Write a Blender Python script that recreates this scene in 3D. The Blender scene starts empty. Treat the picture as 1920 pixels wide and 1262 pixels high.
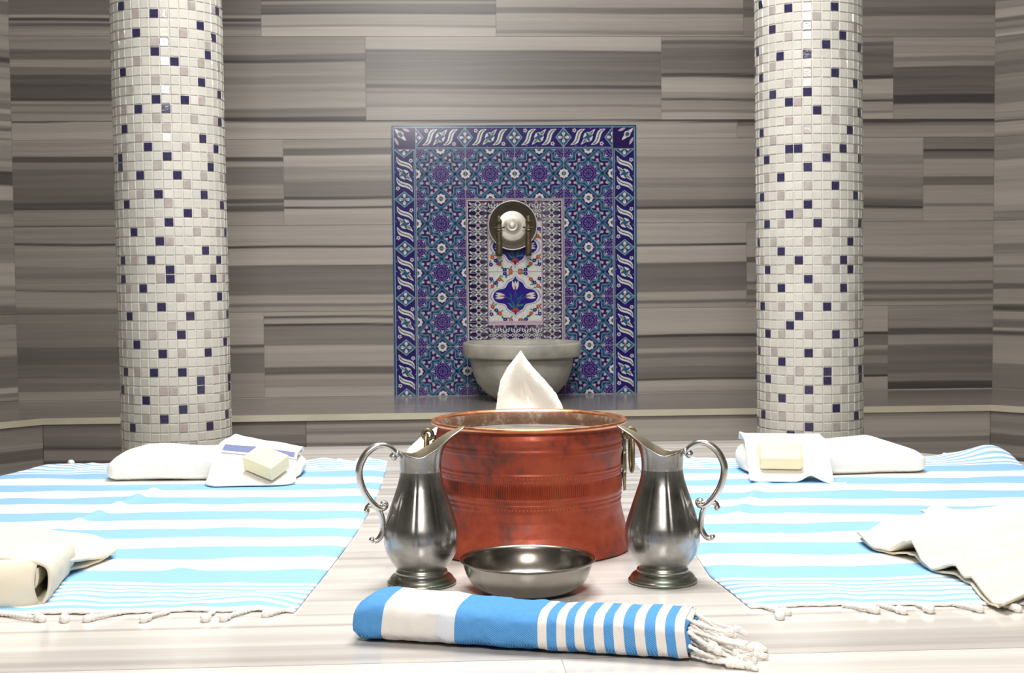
import bpy, bmesh, math, random
from math import sin, cos, pi, radians, atan2, sqrt, exp
from mathutils import Vector, Matrix, noise
C = bpy.context.scene.collection
sc = bpy.context.scene

# ------------------------------------------------------------------ camera, light, exposure
YAW = radians(3.3)                    # the room is turned slightly against the camera
ST = 0.5                              # top of the marble platform
cam_d = bpy.data.cameras.new('camera'); cam = bpy.data.objects.new('camera', cam_d); C.objects.link(cam)
cam_d.sensor_width = 36; cam_d.lens = 2667.0 / 1920 * 36; cam_d.clip_start = 0.05
cam.matrix_world = Matrix.Translation((0, 0, 0.96)) @ Matrix.Rotation(pi / 2 - radians(2.8), 4, 'X') @ Matrix.Rotation(-0.0085, 4, 'Z')
cam_d.dof.use_dof = True; cam_d.dof.focus_distance = 2.25; cam_d.dof.aperture_fstop = 24
sc.camera = cam
sc.view_settings.view_transform = 'Standard'; sc.view_settings.look = 'None'
sc.view_settings.exposure = 0.08; sc.view_settings.gamma = 1; sc.view_settings.use_curve_mapping = False
w = bpy.data.worlds.new('world'); sc.world = w; w.use_nodes = True
w.node_tree.nodes['Background'].inputs[0].default_value = (0.9, 0.85, 0.78, 1)
w.node_tree.nodes['Background'].inputs[1].default_value = 0.05

def area(name, loc, aim, sx, sy, power, col=(1, .95, .88), spread=180):
    l = bpy.data.lights.new(name, 'AREA'); l.shape = 'RECTANGLE'; l.size = sx; l.size_y = sy
    l.energy = power; l.color = col; l.spread = radians(spread)
    o = bpy.data.objects.new(name, l); C.objects.link(o); o.location = loc
    d = Vector(aim) - Vector(loc); o.rotation_euler = d.to_track_quat('-Z', 'Y').to_euler()
    return o
area('ceiling_panel_light', (0.05, 2.5, 3.1), (0.05, 2.4, 0.5), 1.4, 1.2, 108, (1, .975, .95))
area('front_ceiling_light', (0.0, -0.9, 2.6), (0.0, 2.4, 0.5), 0.45, 0.4, 66, (1, .965, .925))
area('back_wall_fill', (0.0, 4.3, 3.1), (0.0, 5.6, 0.9), 2.8, 0.5, 6, (1, .95, .88))  # added weak fill for the back wall, no actual fitting
area('wall_fill_left', (-1.9, 4.0, 3.1), (-1.7, 5.7, 1.0), 0.5, 0.5, 7, (1, .95, .89))  # added fill, left and right, to brighten the wall beyond the columns
area('wall_fill_right', (1.9, 4.1, 3.1), (1.8, 5.8, 1.0), 0.5, 0.5, 10, (1, .95, .89))
area('rear_reflection_fill', (0.0, -1.0, 3.1), (0.0, -3.0, 1.0), 2.0, 0.8, 40, (1, .95, .89))  # added behind the camera to brighten what the metal reflects
for sx in (-0.12, 0.12):
    s = bpy.data.lights.new('spot_lamp', 'SPOT'); s.energy = 24; s.spot_size = radians(60); s.spot_blend = 0.8
    s.shadow_soft_size = 0.03; s.color = (1, .85, .68)
    so = bpy.data.objects.new('spot_lamp', s); C.objects.link(so); so.location = (sx, -0.15, 2.3 + (sx > 0) * 0.4)
    so.rotation_euler = (Vector((0, 2.2, 0.6)) - so.location).to_track_quat('-Z', 'Y').to_euler()

# ------------------------------------------------------------------ materials
def mat(name):
    m = bpy.data.materials.new(name); m.use_nodes = True
    nt = m.node_tree; return m, nt, nt.nodes['Principled BSDF']
def lk(nt, a, b): nt.links.new(a, b)
def nd(nt, typ, **kw):
    n = nt.nodes.new(typ)
    for k, v in kw.items():
        if k in n.inputs: n.inputs[k].default_value = v
        else: setattr(n, k, v)
    return n
def mth(nt, op, a, b=None):
    n = nt.nodes.new('ShaderNodeMath'); n.operation = op
    for i, v in enumerate((a, b)):
        if v is None: continue
        if isinstance(v, (int, float)): n.inputs[i].default_value = v
        else: lk(nt, v, n.inputs[i])
    return n.outputs[0]
def ramp(nt, fac, stops, interp='LINEAR'):
    r = nt.nodes.new('ShaderNodeValToRGB'); r.color_ramp.interpolation = interp
    e = r.color_ramp.elements
    while len(e) < len(stops): e.new(0.5)
    for i, (p, c) in enumerate(stops): e[i].position = p; e[i].color = (*c, 1)
    lk(nt, fac, r.inputs[0]); return r.outputs[0]
def noise_fac(nt, scale, vec=None, sc3=None, detail=3, rough=.5, dist=0.0):
    if vec is None: vec = nt.nodes.new('ShaderNodeTexCoord').outputs['Object']
    if sc3:
        mp = nt.nodes.new('ShaderNodeMapping'); mp.inputs['Scale'].default_value = sc3
        lk(nt, vec, mp.inputs[0]); vec = mp.outputs[0]
    n = nt.nodes.new('ShaderNodeTexNoise'); n.inputs['Scale'].default_value = scale
    n.inputs['Detail'].default_value = detail; n.inputs['Roughness'].default_value = rough
    n.inputs['Distortion'].default_value = dist
    lk(nt, vec, n.inputs['Vector']); return n.outputs[0]
def bump(nt, b, h, strength, dist):
    n = nt.nodes.new('ShaderNodeBump'); n.inputs['Strength'].default_value = strength; n.inputs['Distance'].default_value = dist
    lk(nt, h, n.inputs['Height']); lk(nt, n.outputs[0], b.inputs['Normal'])

def marble(name, axis, light=1.0, amp=.28, rough=.2, tint=(1, 1, 1)):
    """streaked grey marble: 'tone' attribute (0 pale, 1 black vein) plus stretched noise"""
    m, nt, b = mat(name)
    at = nt.nodes.new('ShaderNodeAttribute'); at.attribute_name = 'tone'
    s1 = [.55, .55, .55]; s1[axis] = 34; s2 = [.9, .9, .9]; s2[axis] = 150; s3 = [2.5, 2.5, 2.5]
    off = nt.nodes.new('ShaderNodeAttribute'); off.attribute_name = 'shift'
    tc = nt.nodes.new('ShaderNodeTexCoord')
    wv = noise_fac(nt, 1.4, tc.outputs['Object'], s3, 2)
    cmb = nt.nodes.new('ShaderNodeCombineXYZ')
    lk(nt, mth(nt, 'ADD', mth(nt, 'MULTIPLY', wv, .018), off.outputs['Fac']), cmb.inputs[axis])
    va = nt.nodes.new('ShaderNodeVectorMath'); va.operation = 'ADD'
    lk(nt, tc.outputs['Object'], va.inputs[0]); lk(nt, cmb.outputs[0], va.inputs[1])
    n1 = noise_fac(nt, 1, va.outputs[0], s1, 4, .6); n2 = noise_fac(nt, 1, va.outputs[0], s2, 3, .6)
    t = mth(nt, 'ADD', at.outputs['Fac'], mth(nt, 'MULTIPLY', mth(nt, 'SUBTRACT', n1, .5), amp * 2))
    t = mth(nt, 'ADD', t, mth(nt, 'MULTIPLY', mth(nt, 'SUBTRACT', n2, .5), amp * .9))
    k = light; tr, tg, tb_ = tint
    col = ramp(nt, t, [(q, (r_ * k * tr, g_ * k * tg, b_ * k * tb_)) for q, r_, g_, b_ in ((0, .70, .66, .60), (.3, .50, .465, .42), (.55, .31, .285, .262), (.8, .19, .172, .163), (1, .085, .074, .074))])
    lk(nt, col, b.inputs['Base Color'])
    b.inputs['Roughness'].default_value = rough
    return m
M = {}
M['wall_marble'] = marble('wall_marble', 2, .88, .22, .3)
M['bench_marble'] = marble('bench_marble', 1, .8, .2, .2)
M['slab_marble'] = marble('slab_marble', 1, 1.0, .17, .16, (.98, 1.0, 1.045))
def plain(name, col, rough=.5, metal=0.0, spec=.5, nz=None, bp=None, sheen=0):
    m, nt, b = mat(name)
    b.inputs['Roughness'].default_value = rough; b.inputs['Metallic'].default_value = metal
    b.inputs['Specular IOR Level'].default_value = spec
    if sheen: b.inputs['Sheen Weight'].default_value = sheen
    if nz:
        sc_, c2 = nz; lk(nt, ramp(nt, noise_fac(nt, sc_, detail=5, rough=.6), [(.3, col), (.7, c2)]), b.inputs['Base Color'])
    else: b.inputs['Base Color'].default_value = (*col, 1)
    if bp: bump(nt, b, noise_fac(nt, bp[0], detail=3), bp[1], bp[2])
    M[name] = m; return m
plain('lip_marble', (.66, .63, .50), .25, nz=(6, (.56, .53, .40)))
plain('grout', (.42, .40, .37), .8, nz=(40, (.36, .34, .31)))
plain('grout_column', (.50, .47, .435), .8, nz=(40, (.56, .53, .49)))
plain('plaster', (.62, .58, .52), .8, nz=(3, (.56, .52, .46)))
plain('floor_stone', (.30, .28, .26), .4, nz=(5, (.22, .2, .19)))
plain('mosaic_cream', (.57, .56, .505), .12, nz=(14, (.49, .485, .44)), bp=(120, .25, .0008))
plain('mosaic_grey', (.32, .29, .275), .14, nz=(60, (.41, .375, .35)), bp=(150, .25, .0008))
plain('mosaic_navy', (.017, .015, .045), .12, nz=(260, (.045, .04, .10)), bp=(150, .25, .0008))
plain('basin_marble', (.62, .60, .52), .38, nz=(5.5, (.27, .27, .245)))
plain('terry', (.95, .94, .865), .95, spec=.1, nz=(30, (.92, .905, .82)), bp=(650, .6, .002))
plain('mitt_cloth', (.87, .865, .84), .95, spec=.1, nz=(60, (.84, .83, .80)), bp=(600, .5, .0015), sheen=.1)
plain('cream_cloth', (.68, .635, .51), .9, spec=.1, nz=(9, (.72, .675, .56)), bp=(700, .35, .001))
plain('mitt_blue', (.15, .18, .34), .9, spec=.1, nz=(300, (.22, .25, .42)))
plain('thread_grey', (.30, .30, .33), .9, spec=.1)
plain('soap', (.80, .74, .50), .38, nz=(8, (.77, .70, .46)), bp=(30, .1, .002))
plain('cotton_cord', (.86, .84, .80), .9, spec=.1, nz=(80, (.80, .77, .72)), bp=(500, .8, .002))
plain('brass', (.14, .12, .06), .45, metal=.75, nz=(60, (.26, .225, .12)), bp=(120, .3, .001))
plain('tap_metal', (.085, .065, .045), .5, metal=.6, nz=(50, (.16, .13, .08)))
plain('jug_inside', (.30, .27, .20), .45, metal=.7, nz=(30, (.42, .37, .27)))
plain('tin_dark_reflection', (.11, .10, .085), .4, metal=.7, nz=(20, (.17, .155, .12)))  # hung bowl's side wall: its dark reflection put into the colour
plain('water', (.22, .22, .20), .1, nz=(22, (.42, .41, .38)), bp=(30, .3, .004))

def cloth(name, col, col2, scale=1.0):
    """twill weave"""
    m, nt, b = mat(name)
    tc = nt.nodes.new('ShaderNodeTexCoord')
    wv = nt.nodes.new('ShaderNodeTexWave'); wv.wave_type = 'BANDS'; wv.bands_direction = 'DIAGONAL'
    wv.inputs['Scale'].default_value = 250 * scale; wv.inputs['Distortion'].default_value = 1.2; wv.inputs['Detail Scale'].default_value = 6
    lk(nt, tc.outputs['Object'], wv.inputs[0])
    n = noise_fac(nt, 160, detail=2)
    f = mth(nt, 'ADD', mth(nt, 'MULTIPLY', wv.outputs['Fac'], .65), mth(nt, 'MULTIPLY', n, .35))
    lk(nt, ramp(nt, f, [(.25, col), (.8, col2)]), b.inputs['Base Color'])
    b.inputs['Roughness'].default_value = .9; b.inputs['Specular IOR Level'].default_value = .1
    bump(nt, b, f, .3, .0008); M[name] = m
cloth('cloth_white', (.86, .84, .82), (.92, .91, .89))
cloth('cloth_blue_lit', (.23, .45, .73), (.31, .54, .81))  # strong light on the flat towels put into this paler blue
cloth('weave_white', (.66, .635, .61), (.74, .715, .69))
cloth('weave_blue', (.055, .22, .52), (.13, .36, .68))
cloth('weave_pale', (.58, .62, .70), (.68, .71, .76))

def metal(name, c1, c2, rough, nscale, c3=None, streak=None):
    m, nt, b = mat(name)
    n = noise_fac(nt, nscale, detail=6, rough=.65, sc3=streak, dist=.4)
    lk(nt, ramp(nt, n, [(.28, c1), (.5, c2), (.78, c3 or c2)]), b.inputs['Base Color'])
    b.inputs['Metallic'].default_value = 1
    lk(nt, ramp(nt, noise_fac(nt, nscale * 1.7, detail=5), [(.3, (rough * .75,) * 3), (.75, (rough * 1.5,) * 3)]), b.inputs['Roughness'])
    bump(nt, b, noise_fac(nt, 90, detail=3), .04, .002)
    M[name] = m
metal('pewter', (.20, .20, .18), (.36, .36, .35), .26, 11, (.60, .60, .60))
metal('pewter_foot', (.20, .20, .16), (.36, .36, .32), .3, 16, (.17, .30, .22))
metal('pewter_handle', (.40, .39, .36), (.60, .59, .56), .22, 20, (.70, .70, .69))
metal('steel', (.20, .185, .165), (.26, .245, .22), .24, 4, (.32, .30, .27))
metal('disc_metal', (.62, .58, .50), (.74, .70, .62), .38, 9, (.84, .81, .74))
M['disc_metal'].node_tree.nodes['Principled BSDF'].inputs['Metallic'].default_value = .6
# aged copper: painted-looking red-brown skin over metal
m, nt, b = mat('copper'); M['copper'] = m
n1 = noise_fac(nt, 7, detail=8, rough=.7, dist=.6); n2 = noise_fac(nt, 45, detail=6, rough=.7)
f = mth(nt, 'ADD', mth(nt, 'MULTIPLY', n1, .72), mth(nt, 'MULTIPLY', n2, .28))
lk(nt, ramp(nt, f, [(.3, (.06, .024, .03)), (.42, (.17, .046, .032)), (.5, (.33, .053, .024)), (.6, (.39, .074, .030)), (.67, (.25, .085, .042)), (.78, (.20, .11, .07))]), b.inputs['Base Color'])
b.inputs['Metallic'].default_value = .35
lk(nt, ramp(nt, n2, [(.3, (.36,) * 3), (.7, (.62,) * 3)]), b.inputs['Roughness'])
bump(nt, b, n2, .12, .002)
metal('copper_rim', (.62, .24, .11), (.72, .30, .15), .34, 30, (.80, .42, .26))
m, nt, b = mat('copper_inside'); M['copper_inside'] = m
lk(nt, ramp(nt, noise_fac(nt, 40, detail=6, rough=.75), [(.35, (.10, .055, .032)), (.52, (.17, .09, .05)), (.70, (.36, .32, .27))]), b.inputs['Base Color'])
b.inputs['Roughness'].default_value = .6
def glaze(name, col):
    m = plain('tile_' + name, col, .16, spec=.4, nz=(130, tuple(min(1, c * 1.35 + .008) for c in col))); return m
GC = ['navy', 'violet', 'teal', 'sky', 'white', 'pink', 'red', 'green', 'cobalt', 'lav', 'cream', 'joint', 'dteal']
for k, c in dict(navy=(.014, .006, .075), violet=(.016, .007, .115), teal=(.017, .085, .17), sky=(.20, .30, .44), white=(.60, .58, .60),
                 pink=(.44, .35, .43), red=(.42, .05, .025), green=(.03, .17, .12), cobalt=(.015, .005, .19), lav=(.17, .12, .34),
                 cream=(.54, .56, .54), joint=(.30, .29, .32), dteal=(.015, .06, .14)).items(): glaze(k, c)

# ------------------------------------------------------------------ object helpers
def link(name, me, parent=None, loc=None):
    o = bpy.data.objects.new(name, me); C.objects.link(o)
    if parent is not None: o.parent = parent
    if loc: o.location = loc
    return o
def mesh(name, V, F, mats, parent=None, smooth=True, mi=None, loc=None):
    me = bpy.data.meshes.new(name); me.from_pydata([tuple(v) for v in V], [], F)
    if isinstance(mats, str): mats = [mats]
    for k in mats: me.materials.append(M[k])
    if mi: me.polygons.foreach_set('material_index', mi)
    me.polygons.foreach_set('use_smooth', [smooth] * len(me.polygons))
    me.update(); return link(name, me, parent, loc)
def tag(o, label=None, cat=None, group=None, kind=None):
    for k, v in (('label', label), ('category', cat), ('group', group), ('kind', kind)):
        if v: o[k] = v
    return o
def empty(name, loc, label, cat, group=None, rz=0):
    o = link(name, None, loc=loc); o.rotation_euler.z = rz; o.empty_display_size = .05
    return tag(o, label, cat, group)
def grid(fn, nu, nv, closed=False):
    V = []; F = []
    for j in range(nv + 1):
        for i in range(nu if closed else nu + 1): V.append(fn(i / nu, j / nv))
    W = nu if closed else nu + 1
    for j in range(nv):
        for i in range(nu):
            a = j * W + i; b_ = j * W + (i + 1) % W
            F.append((a, b_, b_ + W, a + W))
    return V, F
def lathe(prof, n=96, f=None, caps=(False, False)):
    """prof: (r, z) list; f(r, z, angle) may change r"""
    V = []; F = []
    for r, z in prof:
        for i in range(n):
            a = 2 * pi * i / n; rr = f(r, z, a) if f else r
            V.append((rr * cos(a), rr * sin(a), z))
    for j in range(len(prof) - 1):
        for i in range(n):
            a = j * n + i; b_ = j * n + (i + 1) % n
            F.append((a, b_, b_ + n, a + n))
    if caps[0]: F.append(tuple(range(n - 1, -1, -1)))
    if caps[1]: F.append(tuple(range((len(prof) - 1) * n, len(prof) * n)))
    return V, F
def spline(pts, per=8):
    out = []; P = [Vector(p) for p in pts]; n = len(P)
    for i in range(n - 1):
        p0 = P[max(i - 1, 0)]; p1 = P[i]; p2 = P[i + 1]; p3 = P[min(i + 2, n - 1)]
        for k in range(per):
            t = k / per
            out.append(.5 * ((2 * p1) + (p2 - p0) * t + (2 * p0 - 5 * p1 + 4 * p2 - p3) * t * t + (3 * p1 - p0 - 3 * p2 + p3) * t ** 3))
    out.append(P[-1]); return out
def tube(path, rad, n=12, flat=1.0, side=None):
    """sweep; rad number or list; flat squeezes the cross-section along the binormal"""
    V = []; F = []; N = len(path); pn = None
    for i, p in enumerate(path):
        t = (path[min(i + 1, N - 1)] - path[max(i - 1, 0)]).normalized()
        if pn is None:
            a = side or (Vector((0, 0, 1)) if abs(t.z) < .9 else Vector((1, 0, 0)))
            pn = (a - t * a.dot(t)).normalized()
        else: pn = (pn - t * pn.dot(t)).normalized()
        bn = t.cross(pn); r = rad[i] if isinstance(rad, (list, tuple)) else rad
        for k in range(n):
            a = 2 * pi * k / n; V.append(p + pn * r * cos(a) + bn * r * flat * sin(a))
    for j in range(N - 1):
        for i in range(n):
            a = j * n + i; b_ = j * n + (i + 1) % n; F.append((a, b_, b_ + n, a + n))
    F.append(tuple(range(n - 1, -1, -1))); F.append(tuple(range((N - 1) * n, N * n)))
    return V, F
def join(*vf):
    V = []; F = []
    for v, f in vf:
        o = len(V); V += list(v); F += [tuple(i + o for i in q) for q in f]
    return V, F
def box(x0, x1, y0, y1, z0, z1):
    V = [(x, y, z) for z in (z0, z1) for y in (y0, y1) for x in (x0, x1)]
    return V, [(0, 2, 3, 1), (4, 5, 7, 6), (0, 1, 5, 4), (2, 6, 7, 3), (0, 4, 6, 2), (1, 3, 7, 5)]
def blob(c, r, sx=1, sy=1, sz=1, n=10, seed=0, amp=.25):
    V, F = lathe([(r * sin(pi * j / n) + 1e-5, -r * cos(pi * j / n)) for j in range(n + 1)], 2 * n)
    V = [Vector(v) for v in V]
    V = [Vector((v.x * sx, v.y * sy, v.z * sz)) * (1 + amp * noise.noise(v / r * 1.7 + Vector((seed, 0, 0)))) + Vector(c) for v in V]
    return V, F
def mod(o, typ, **kw):
    m = o.modifiers.new(typ.lower(), typ)
    for k, v in kw.items(): setattr(m, k, v)
    return m
def lerp(a, b, t): return a + (b - a) * t
def sstep(t): t = max(0, min(1, t)); return t * t * (3 - 2 * t)
def interp(tab, x):
    if x <= tab[0][0]: return tab[0][1]
    for (a, p), (b_, q) in zip(tab, tab[1:]):
        if x <= b_: return p + (q - p) * (x - a) / (b_ - a if b_ > a else 1)
    return tab[-1][1]
def nz(x, y, z=0.0): return noise.noise(Vector((x, y, z)))

# ------------------------------------------------------------------ room
U = Vector((cos(YAW), sin(YAW), 0)); NN = Vector((-sin(YAW), cos(YAW), 0))
W0 = Vector((0, 5.8, 0)); ROOM_H = 3.2
def wall_pt(s, d, z): p = W0 + U * s + NN * d; p.z = z; return p     # s along the back wall, d beyond it
S0, S1 = -1.985, 2.005
rng = random.Random(5)
def bands_fn(b):
    """b: list of (pos, tone) read as steps with soft edges; pos 0..1 from the top"""
    def f(v):
        t = b[0][1]
        for p, q in b:
            if v >= p: t = q
            elif v > p - .012: return lerp(t, q, (v - (p - .012)) / .012)
            else: break
        return t
    return f
def rand_bands(r):
    out = [(0, r.uniform(.2, .6))]; p = 0
    while p < 1:
        p += r.choice([.02, .03, .06, .1, .16]); out.append((p, r.choice([.25, .35, .4, .5, .6, .7, .8, .95]) if r.random() > .5 else r.uniform(.25, .6)))
    return out
def panel_mesh(name, panels, m, axis='z', parent=None, nx=8, step=.0045, thick=0):
    """marble facing slabs: each (s0, s1, z0, z1, bands) a grid with its own streaks; a joint of 1.4 mm between them"""
    V = []; F = []; T = []; S = []
    for (s0, s1, z0, z1, bd) in panels:
        g = .0007; s0 += g; s1 -= g; z0 += g; z1 -= g
        nzr = max(2, int((z1 - z0) / step)); f = bands_fn(bd); sd = rng.uniform(0, 50); o = len(V); sh = rng.uniform(-3, 3)
        k = max(2, int((s1 - s0) * nx))
        for j in range(nzr + 1):
            for i in range(k + 1):
                s = lerp(s0, s1, i / k); z = lerp(z0, z1, j / nzr)
                wv = .010 * nz(s * 1.5, z * 2, sd) / (z1 - z0)
                v = 1 - j / nzr
                V.append((s, 0, z) if axis == 'z' else (s, z, 0)); T.append(f(min(1, max(0, v + wv)))); S.append(sh)
        for j in range(nzr):
            for i in range(k):
                a = o + j * (k + 1) + i; F.append((a, a + 1, a + k + 2, a + k + 1))
    ob = mesh(name, V, F, m, parent, smooth=False)
    at = ob.data.attributes.new('tone', 'FLOAT', 'POINT'); at.data.foreach_set('value', T)
    at = ob.data.attributes.new('shift', 'FLOAT', 'POINT'); at.data.foreach_set('value', S)
    return ob
def px(y0, y1, *b):
    """bands given by photo rows y between the slab's top row y0 and bottom row y1"""
    return [((y - y0) / (y1 - y0), t) for y, t in b]
Z = {'a': 2.24, 'b': 1.89, 'c': 1.555, 'd': 1.48, 'e': 1.135, 'f': .787, 'g': .44}
back = [
 (S0, -.994, Z['b'], Z['a'], px(-95, 68, (-95, .5), (-20, .8), (30, .4), (36, 1.05), (42, .4), (45, .85), (52, .6), (57, .48))),
 (-.994, -.054, Z['b'], Z['a'], px(-95, 68, (-95, .5), (-20, .95), (4, .5), (10, .85), (26, 1), (29, .35), (49, .6), (53, .22))),
 (-.054, .956, Z['b'], Z['a'], px(-95, 68, (-95, .4), (-10, .35), (15, .8), (26, .35), (40, .42), (57, .62), (64, .4))),
 (.956, S1, Z['b'], Z['a'], px(-95, 62, (-95, .5), (-10, .7), (8, .8), (25, .5), (50, .6))),
 (S0, -1.42, Z['c'], Z['b'], px(68, 228, (68, .5), (93, .85), (112, .45), (118, .4), (126, .75), (140, .9), (184, 1), (190, .5), (196, .8), (199, .5), (209, .65), (214, .45))),
 (-1.42, -.581, Z['c'], Z['b'], px(68, 228, (68, .5), (102, .85), (111, 1.0), (118, .5), (144, .6), (160, .5), (175, .44), (208, .7), (216, .6), (224, 1.0))),
 (-.581, .6175, Z['c'], Z['b'], px(68, 228, (68, .3), (95, .92), (100, .82), (140, .78), (155, .6), (162, .95), (170, .55), (174, .7), (180, .5), (200, .68), (205, .42))),
 (.6175, 1.579, Z['c'], Z['b'], px(62, 222, (62, .5), (70, .85), (78, .65), (86, .8), (112, .75), (135, .98), (143, .3), (172, .45), (184, .95), (188, .42), (206, .6), (211, .3))),
 (1.579, S1, Z['c'], Z['b'], px(55, 215, (55, .4), (95, .6), (105, .5), (115, .82), (170, 1.0), (188, .5), (200, .42))),
 (S0, .93, Z['d'], Z['c'], px(228, 262, (228, .9), (231, .38), (250, .32))),
 (.93, S1, Z['d'], Z['c'], px(222, 256, (222, .98), (228, .7), (234, .45), (248, .4))),
 (S0, -1.42, Z['e'], Z['d'], px(262, 423, (262, .45), (292, .95), (303, .6), (316, .75), (350, .8), (378, .95), (392, .5), (421, .9))),
 (-1.42, -.915, Z['e'], Z['d'], px(262, 423, (262, .4), (296, .95), (304, .4), (314, .68), (348, .5), (374, .9), (382, .6), (386, .9), (398, .4))),
 (-.915, -.482, Z['e'], Z['d'], px(262, 423, (262, .42), (279, .82), (292, .28), (312, .5), (340, .66), (368, .98), (374, .35), (387, 1.1), (391, .32))),
 (-.482, 1.706, Z['e'], Z['d'], px(254, 415, (254, .38), (288, .5), (305, .45), (330, .6), (350, .52), (372, .78), (385, 1.0), (390, .42))),
 (1.706, S1, Z['e'], Z['d'], px(243, 398, (243, .65), (265, 1.1), (269, .72), (283, .38), (316, .78), (332, .36), (366, .65), (372, .36))),
 (S0, -1.42, Z['f'], Z['e'], px(425, 585, (425, .5), (454, 1.1), (458, .45), (498, .6), (520, .5), (541, .9), (544, .42), (575, .7))),
 (-1.42, .969, Z['f'], Z['e'], px(423, 584, (423, .34), (463, 1.1), (467, .3), (499, .82), (508, .72), (555, .38), (571, .75), (577, .4))),
 (.969, S1, Z['f'], Z['e'], px(414, 575, (414, .42), (432, .36), (470, .34), (483, .85), (493, .42), (530, .8), (536, .5), (546, .72), (556, .5), (563, .75), (569, .4))),
 (S0, -1.35, Z['g'], Z['f'], px(585, 745, (585, .55), (605, .6), (648, .82), (680, .74), (705, .6), (712, .66), (730, .38))),
 (-1.35, -1.004, Z['g'], Z['f'], px(585, 745, (585, .34), (648, .82), (654, .45), (664, .68), (702, .45))),
 (-1.004, -.482, Z['g'], Z['f'], px(585, 745, (585, .38), (596, .95), (600, .35), (610, 1.05), (615, .62), (650, .36), (690, .82), (704, .45), (714, .55), (728, .36))),
 (-.482, 1.5615, Z['g'], Z['f'], px(577, 738, (577, .32), (629, 1.08), (634, .7), (655, .45), (664, .72), (674, .55), (690, .72), (712, 1.0), (716, .36))),
 (1.5615, S1, Z['g'], Z['f'], px(568, 727, (568, .5), (613, .88), (626, .45), (645, .74), (700, .6), (715, .95))),
]
z = Z['a']
while z < ROOM_H:                                   # courses above the frame
    z2 = min(ROOM_H, z + .35); a = rng.uniform(-1, 0)
    for p, q in ((S0, a), (a, a + 1.2), (a + 1.2, S1)): back.append((p, q, z, z2, rand_bands(rng)))
    z = z2
back.append((S0, S1, 0, Z['g'], rand_bands(rng)))
def set_frame(o, p, dirv):
    o.location = p; o.rotation_euler.z = atan2(dirv.y, dirv.x)
wb = panel_mesh('wall_back', back, 'wall_marble'); set_frame(wb, W0, U); tag(wb, kind='structure')
# the other seven walls of the octagonal room
def rot(v, a): return Vector((v.x * cos(a) - v.y * sin(a), v.x * sin(a) + v.y * cos(a), 0))
side_len = S1 - S0
corners = [W0 + U * S1]; d = U.copy()
for k in range(7):
    d = rot(d, -pi / 4); corners.append(corners[-1] + d * side_len)
names = ['wall_right', 'wall_right_side', 'wall_right_rear', 'wall_rear', 'wall_left_rear', 'wall_left_side', 'wall_left']
for k in range(7):
    p0, p1 = corners[k], corners[k + 1]
    rr = random.Random(20 + k); pan = []
    rows = [0, .44, .787, 1.135, 1.48, 1.555, 1.89, 2.24, 2.6, 2.9, ROOM_H]
    for z0, z1 in zip(rows, rows[1:]):
        a = rr.uniform(1.2, 1.9); bnd = [0, a, a + 1.2, side_len] if k in (0, 6) else [0, a, side_len]
        if k == 6: bnd = sorted(side_len - q for q in bnd)
        for s0, s1 in zip(bnd, bnd[1:]): pan.append((s0, s1, z0, z1, rand_bands(rr)))
    o = panel_mesh(names[k], pan, 'wall_marble', nx=3, step=.006 if k in (0, 6) else .02)
    set_frame(o, p0, p1 - p0); tag(o, kind='structure')
# light coloured joints behind the facing slabs
o8 = [W0 + U * S0] + [c for c in corners[:7]]
cen = sum(o8, Vector()) / 8
def ngon(pts, z, rev=False):
    V = [(p.x, p.y, z) for p in pts]; i = list(range(len(V))); return V, [tuple(i[::-1] if rev else i)]
V = []; F = []
bk = [cen + (p - cen) * 1.0006 for p in o8]
for z in (0, ROOM_H): V += [(p.x, p.y, z) for p in bk]
for i in range(8): j = (i + 1) % 8; F.append((i, j, j + 8, i + 8))
tag(mesh('trim_1', V, F, 'grout', smooth=False), kind='structure')
tag(mesh('floor', *ngon(o8, 0), 'floor_stone', smooth=False), kind='structure')
V, F = ngon([cen + (p - cen) * 1.0 for p in o8], ROOM_H, True)
tag(mesh('ceiling', V, F, 'plaster', smooth=False), kind='structure')

# ------------------------------------------------------------------ bench round the room
bench = empty('marble_bench', W0 + NN * -.33, 'long grey streaked marble bench with pale edge running along the tiled walls', 'bench')
BZ = .436; BD = .66; k4 = math.tan(pi / 8) * BD
iv = Matrix.Translation(-(W0 + NN * -.33))
def bpt(s, dn, z): p = wall_pt(s, dn, z) - (W0 + NN * -.33); return p
def edge_pts(dist):
    """front line of the bench: left wall part, back, right wall part (offset dist from walls)"""
    k = math.tan(pi / 8) * dist; L = 2.6
    a = W0 + U * (S0 + k) - NN * dist; b_ = W0 + U * (S1 - k) - NN * dist
    dl = rot(-U, pi / 4); dr = rot(U, -pi / 4)
    return [a + dl * L, a, b_, b_ + dr * L]
def strip(dist0, z0, dist1, z1):
    A = edge_pts(dist0); B = edge_pts(dist1); O = W0 + NN * -.33
    V = [(p.x - O.x, p.y - O.y, z0) for p in A] + [(p.x - O.x, p.y - O.y, z1) for p in B]
    return V, [(0, 1, 5, 4), (1, 2, 6, 5), (2, 3, 7, 6)]
def tone_attr(o, f):
    at = o.data.attributes.new('tone', 'FLOAT', 'POINT'); at.data.foreach_set('value', [f(v.co) for v in o.data.vertices])
    at = o.data.attributes.new('shift', 'FLOAT', 'POINT'); at.data.foreach_set('value', [.3] * len(o.data.vertices))
mseat = join(strip(BD, BZ, .002, BZ)); o = mesh('seat_slab', *mseat, 'bench_marble', bench, smooth=False)
tone_attr(o, lambda c: .5)
o = mesh('edge_strip', *join(strip(BD, BZ - .023, BD, BZ), strip(BD - .014, BZ - .023, BD, BZ - .023)), 'lip_marble', bench, smooth=False)
tag(o, 'pale yellowish marble edge strip')
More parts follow.
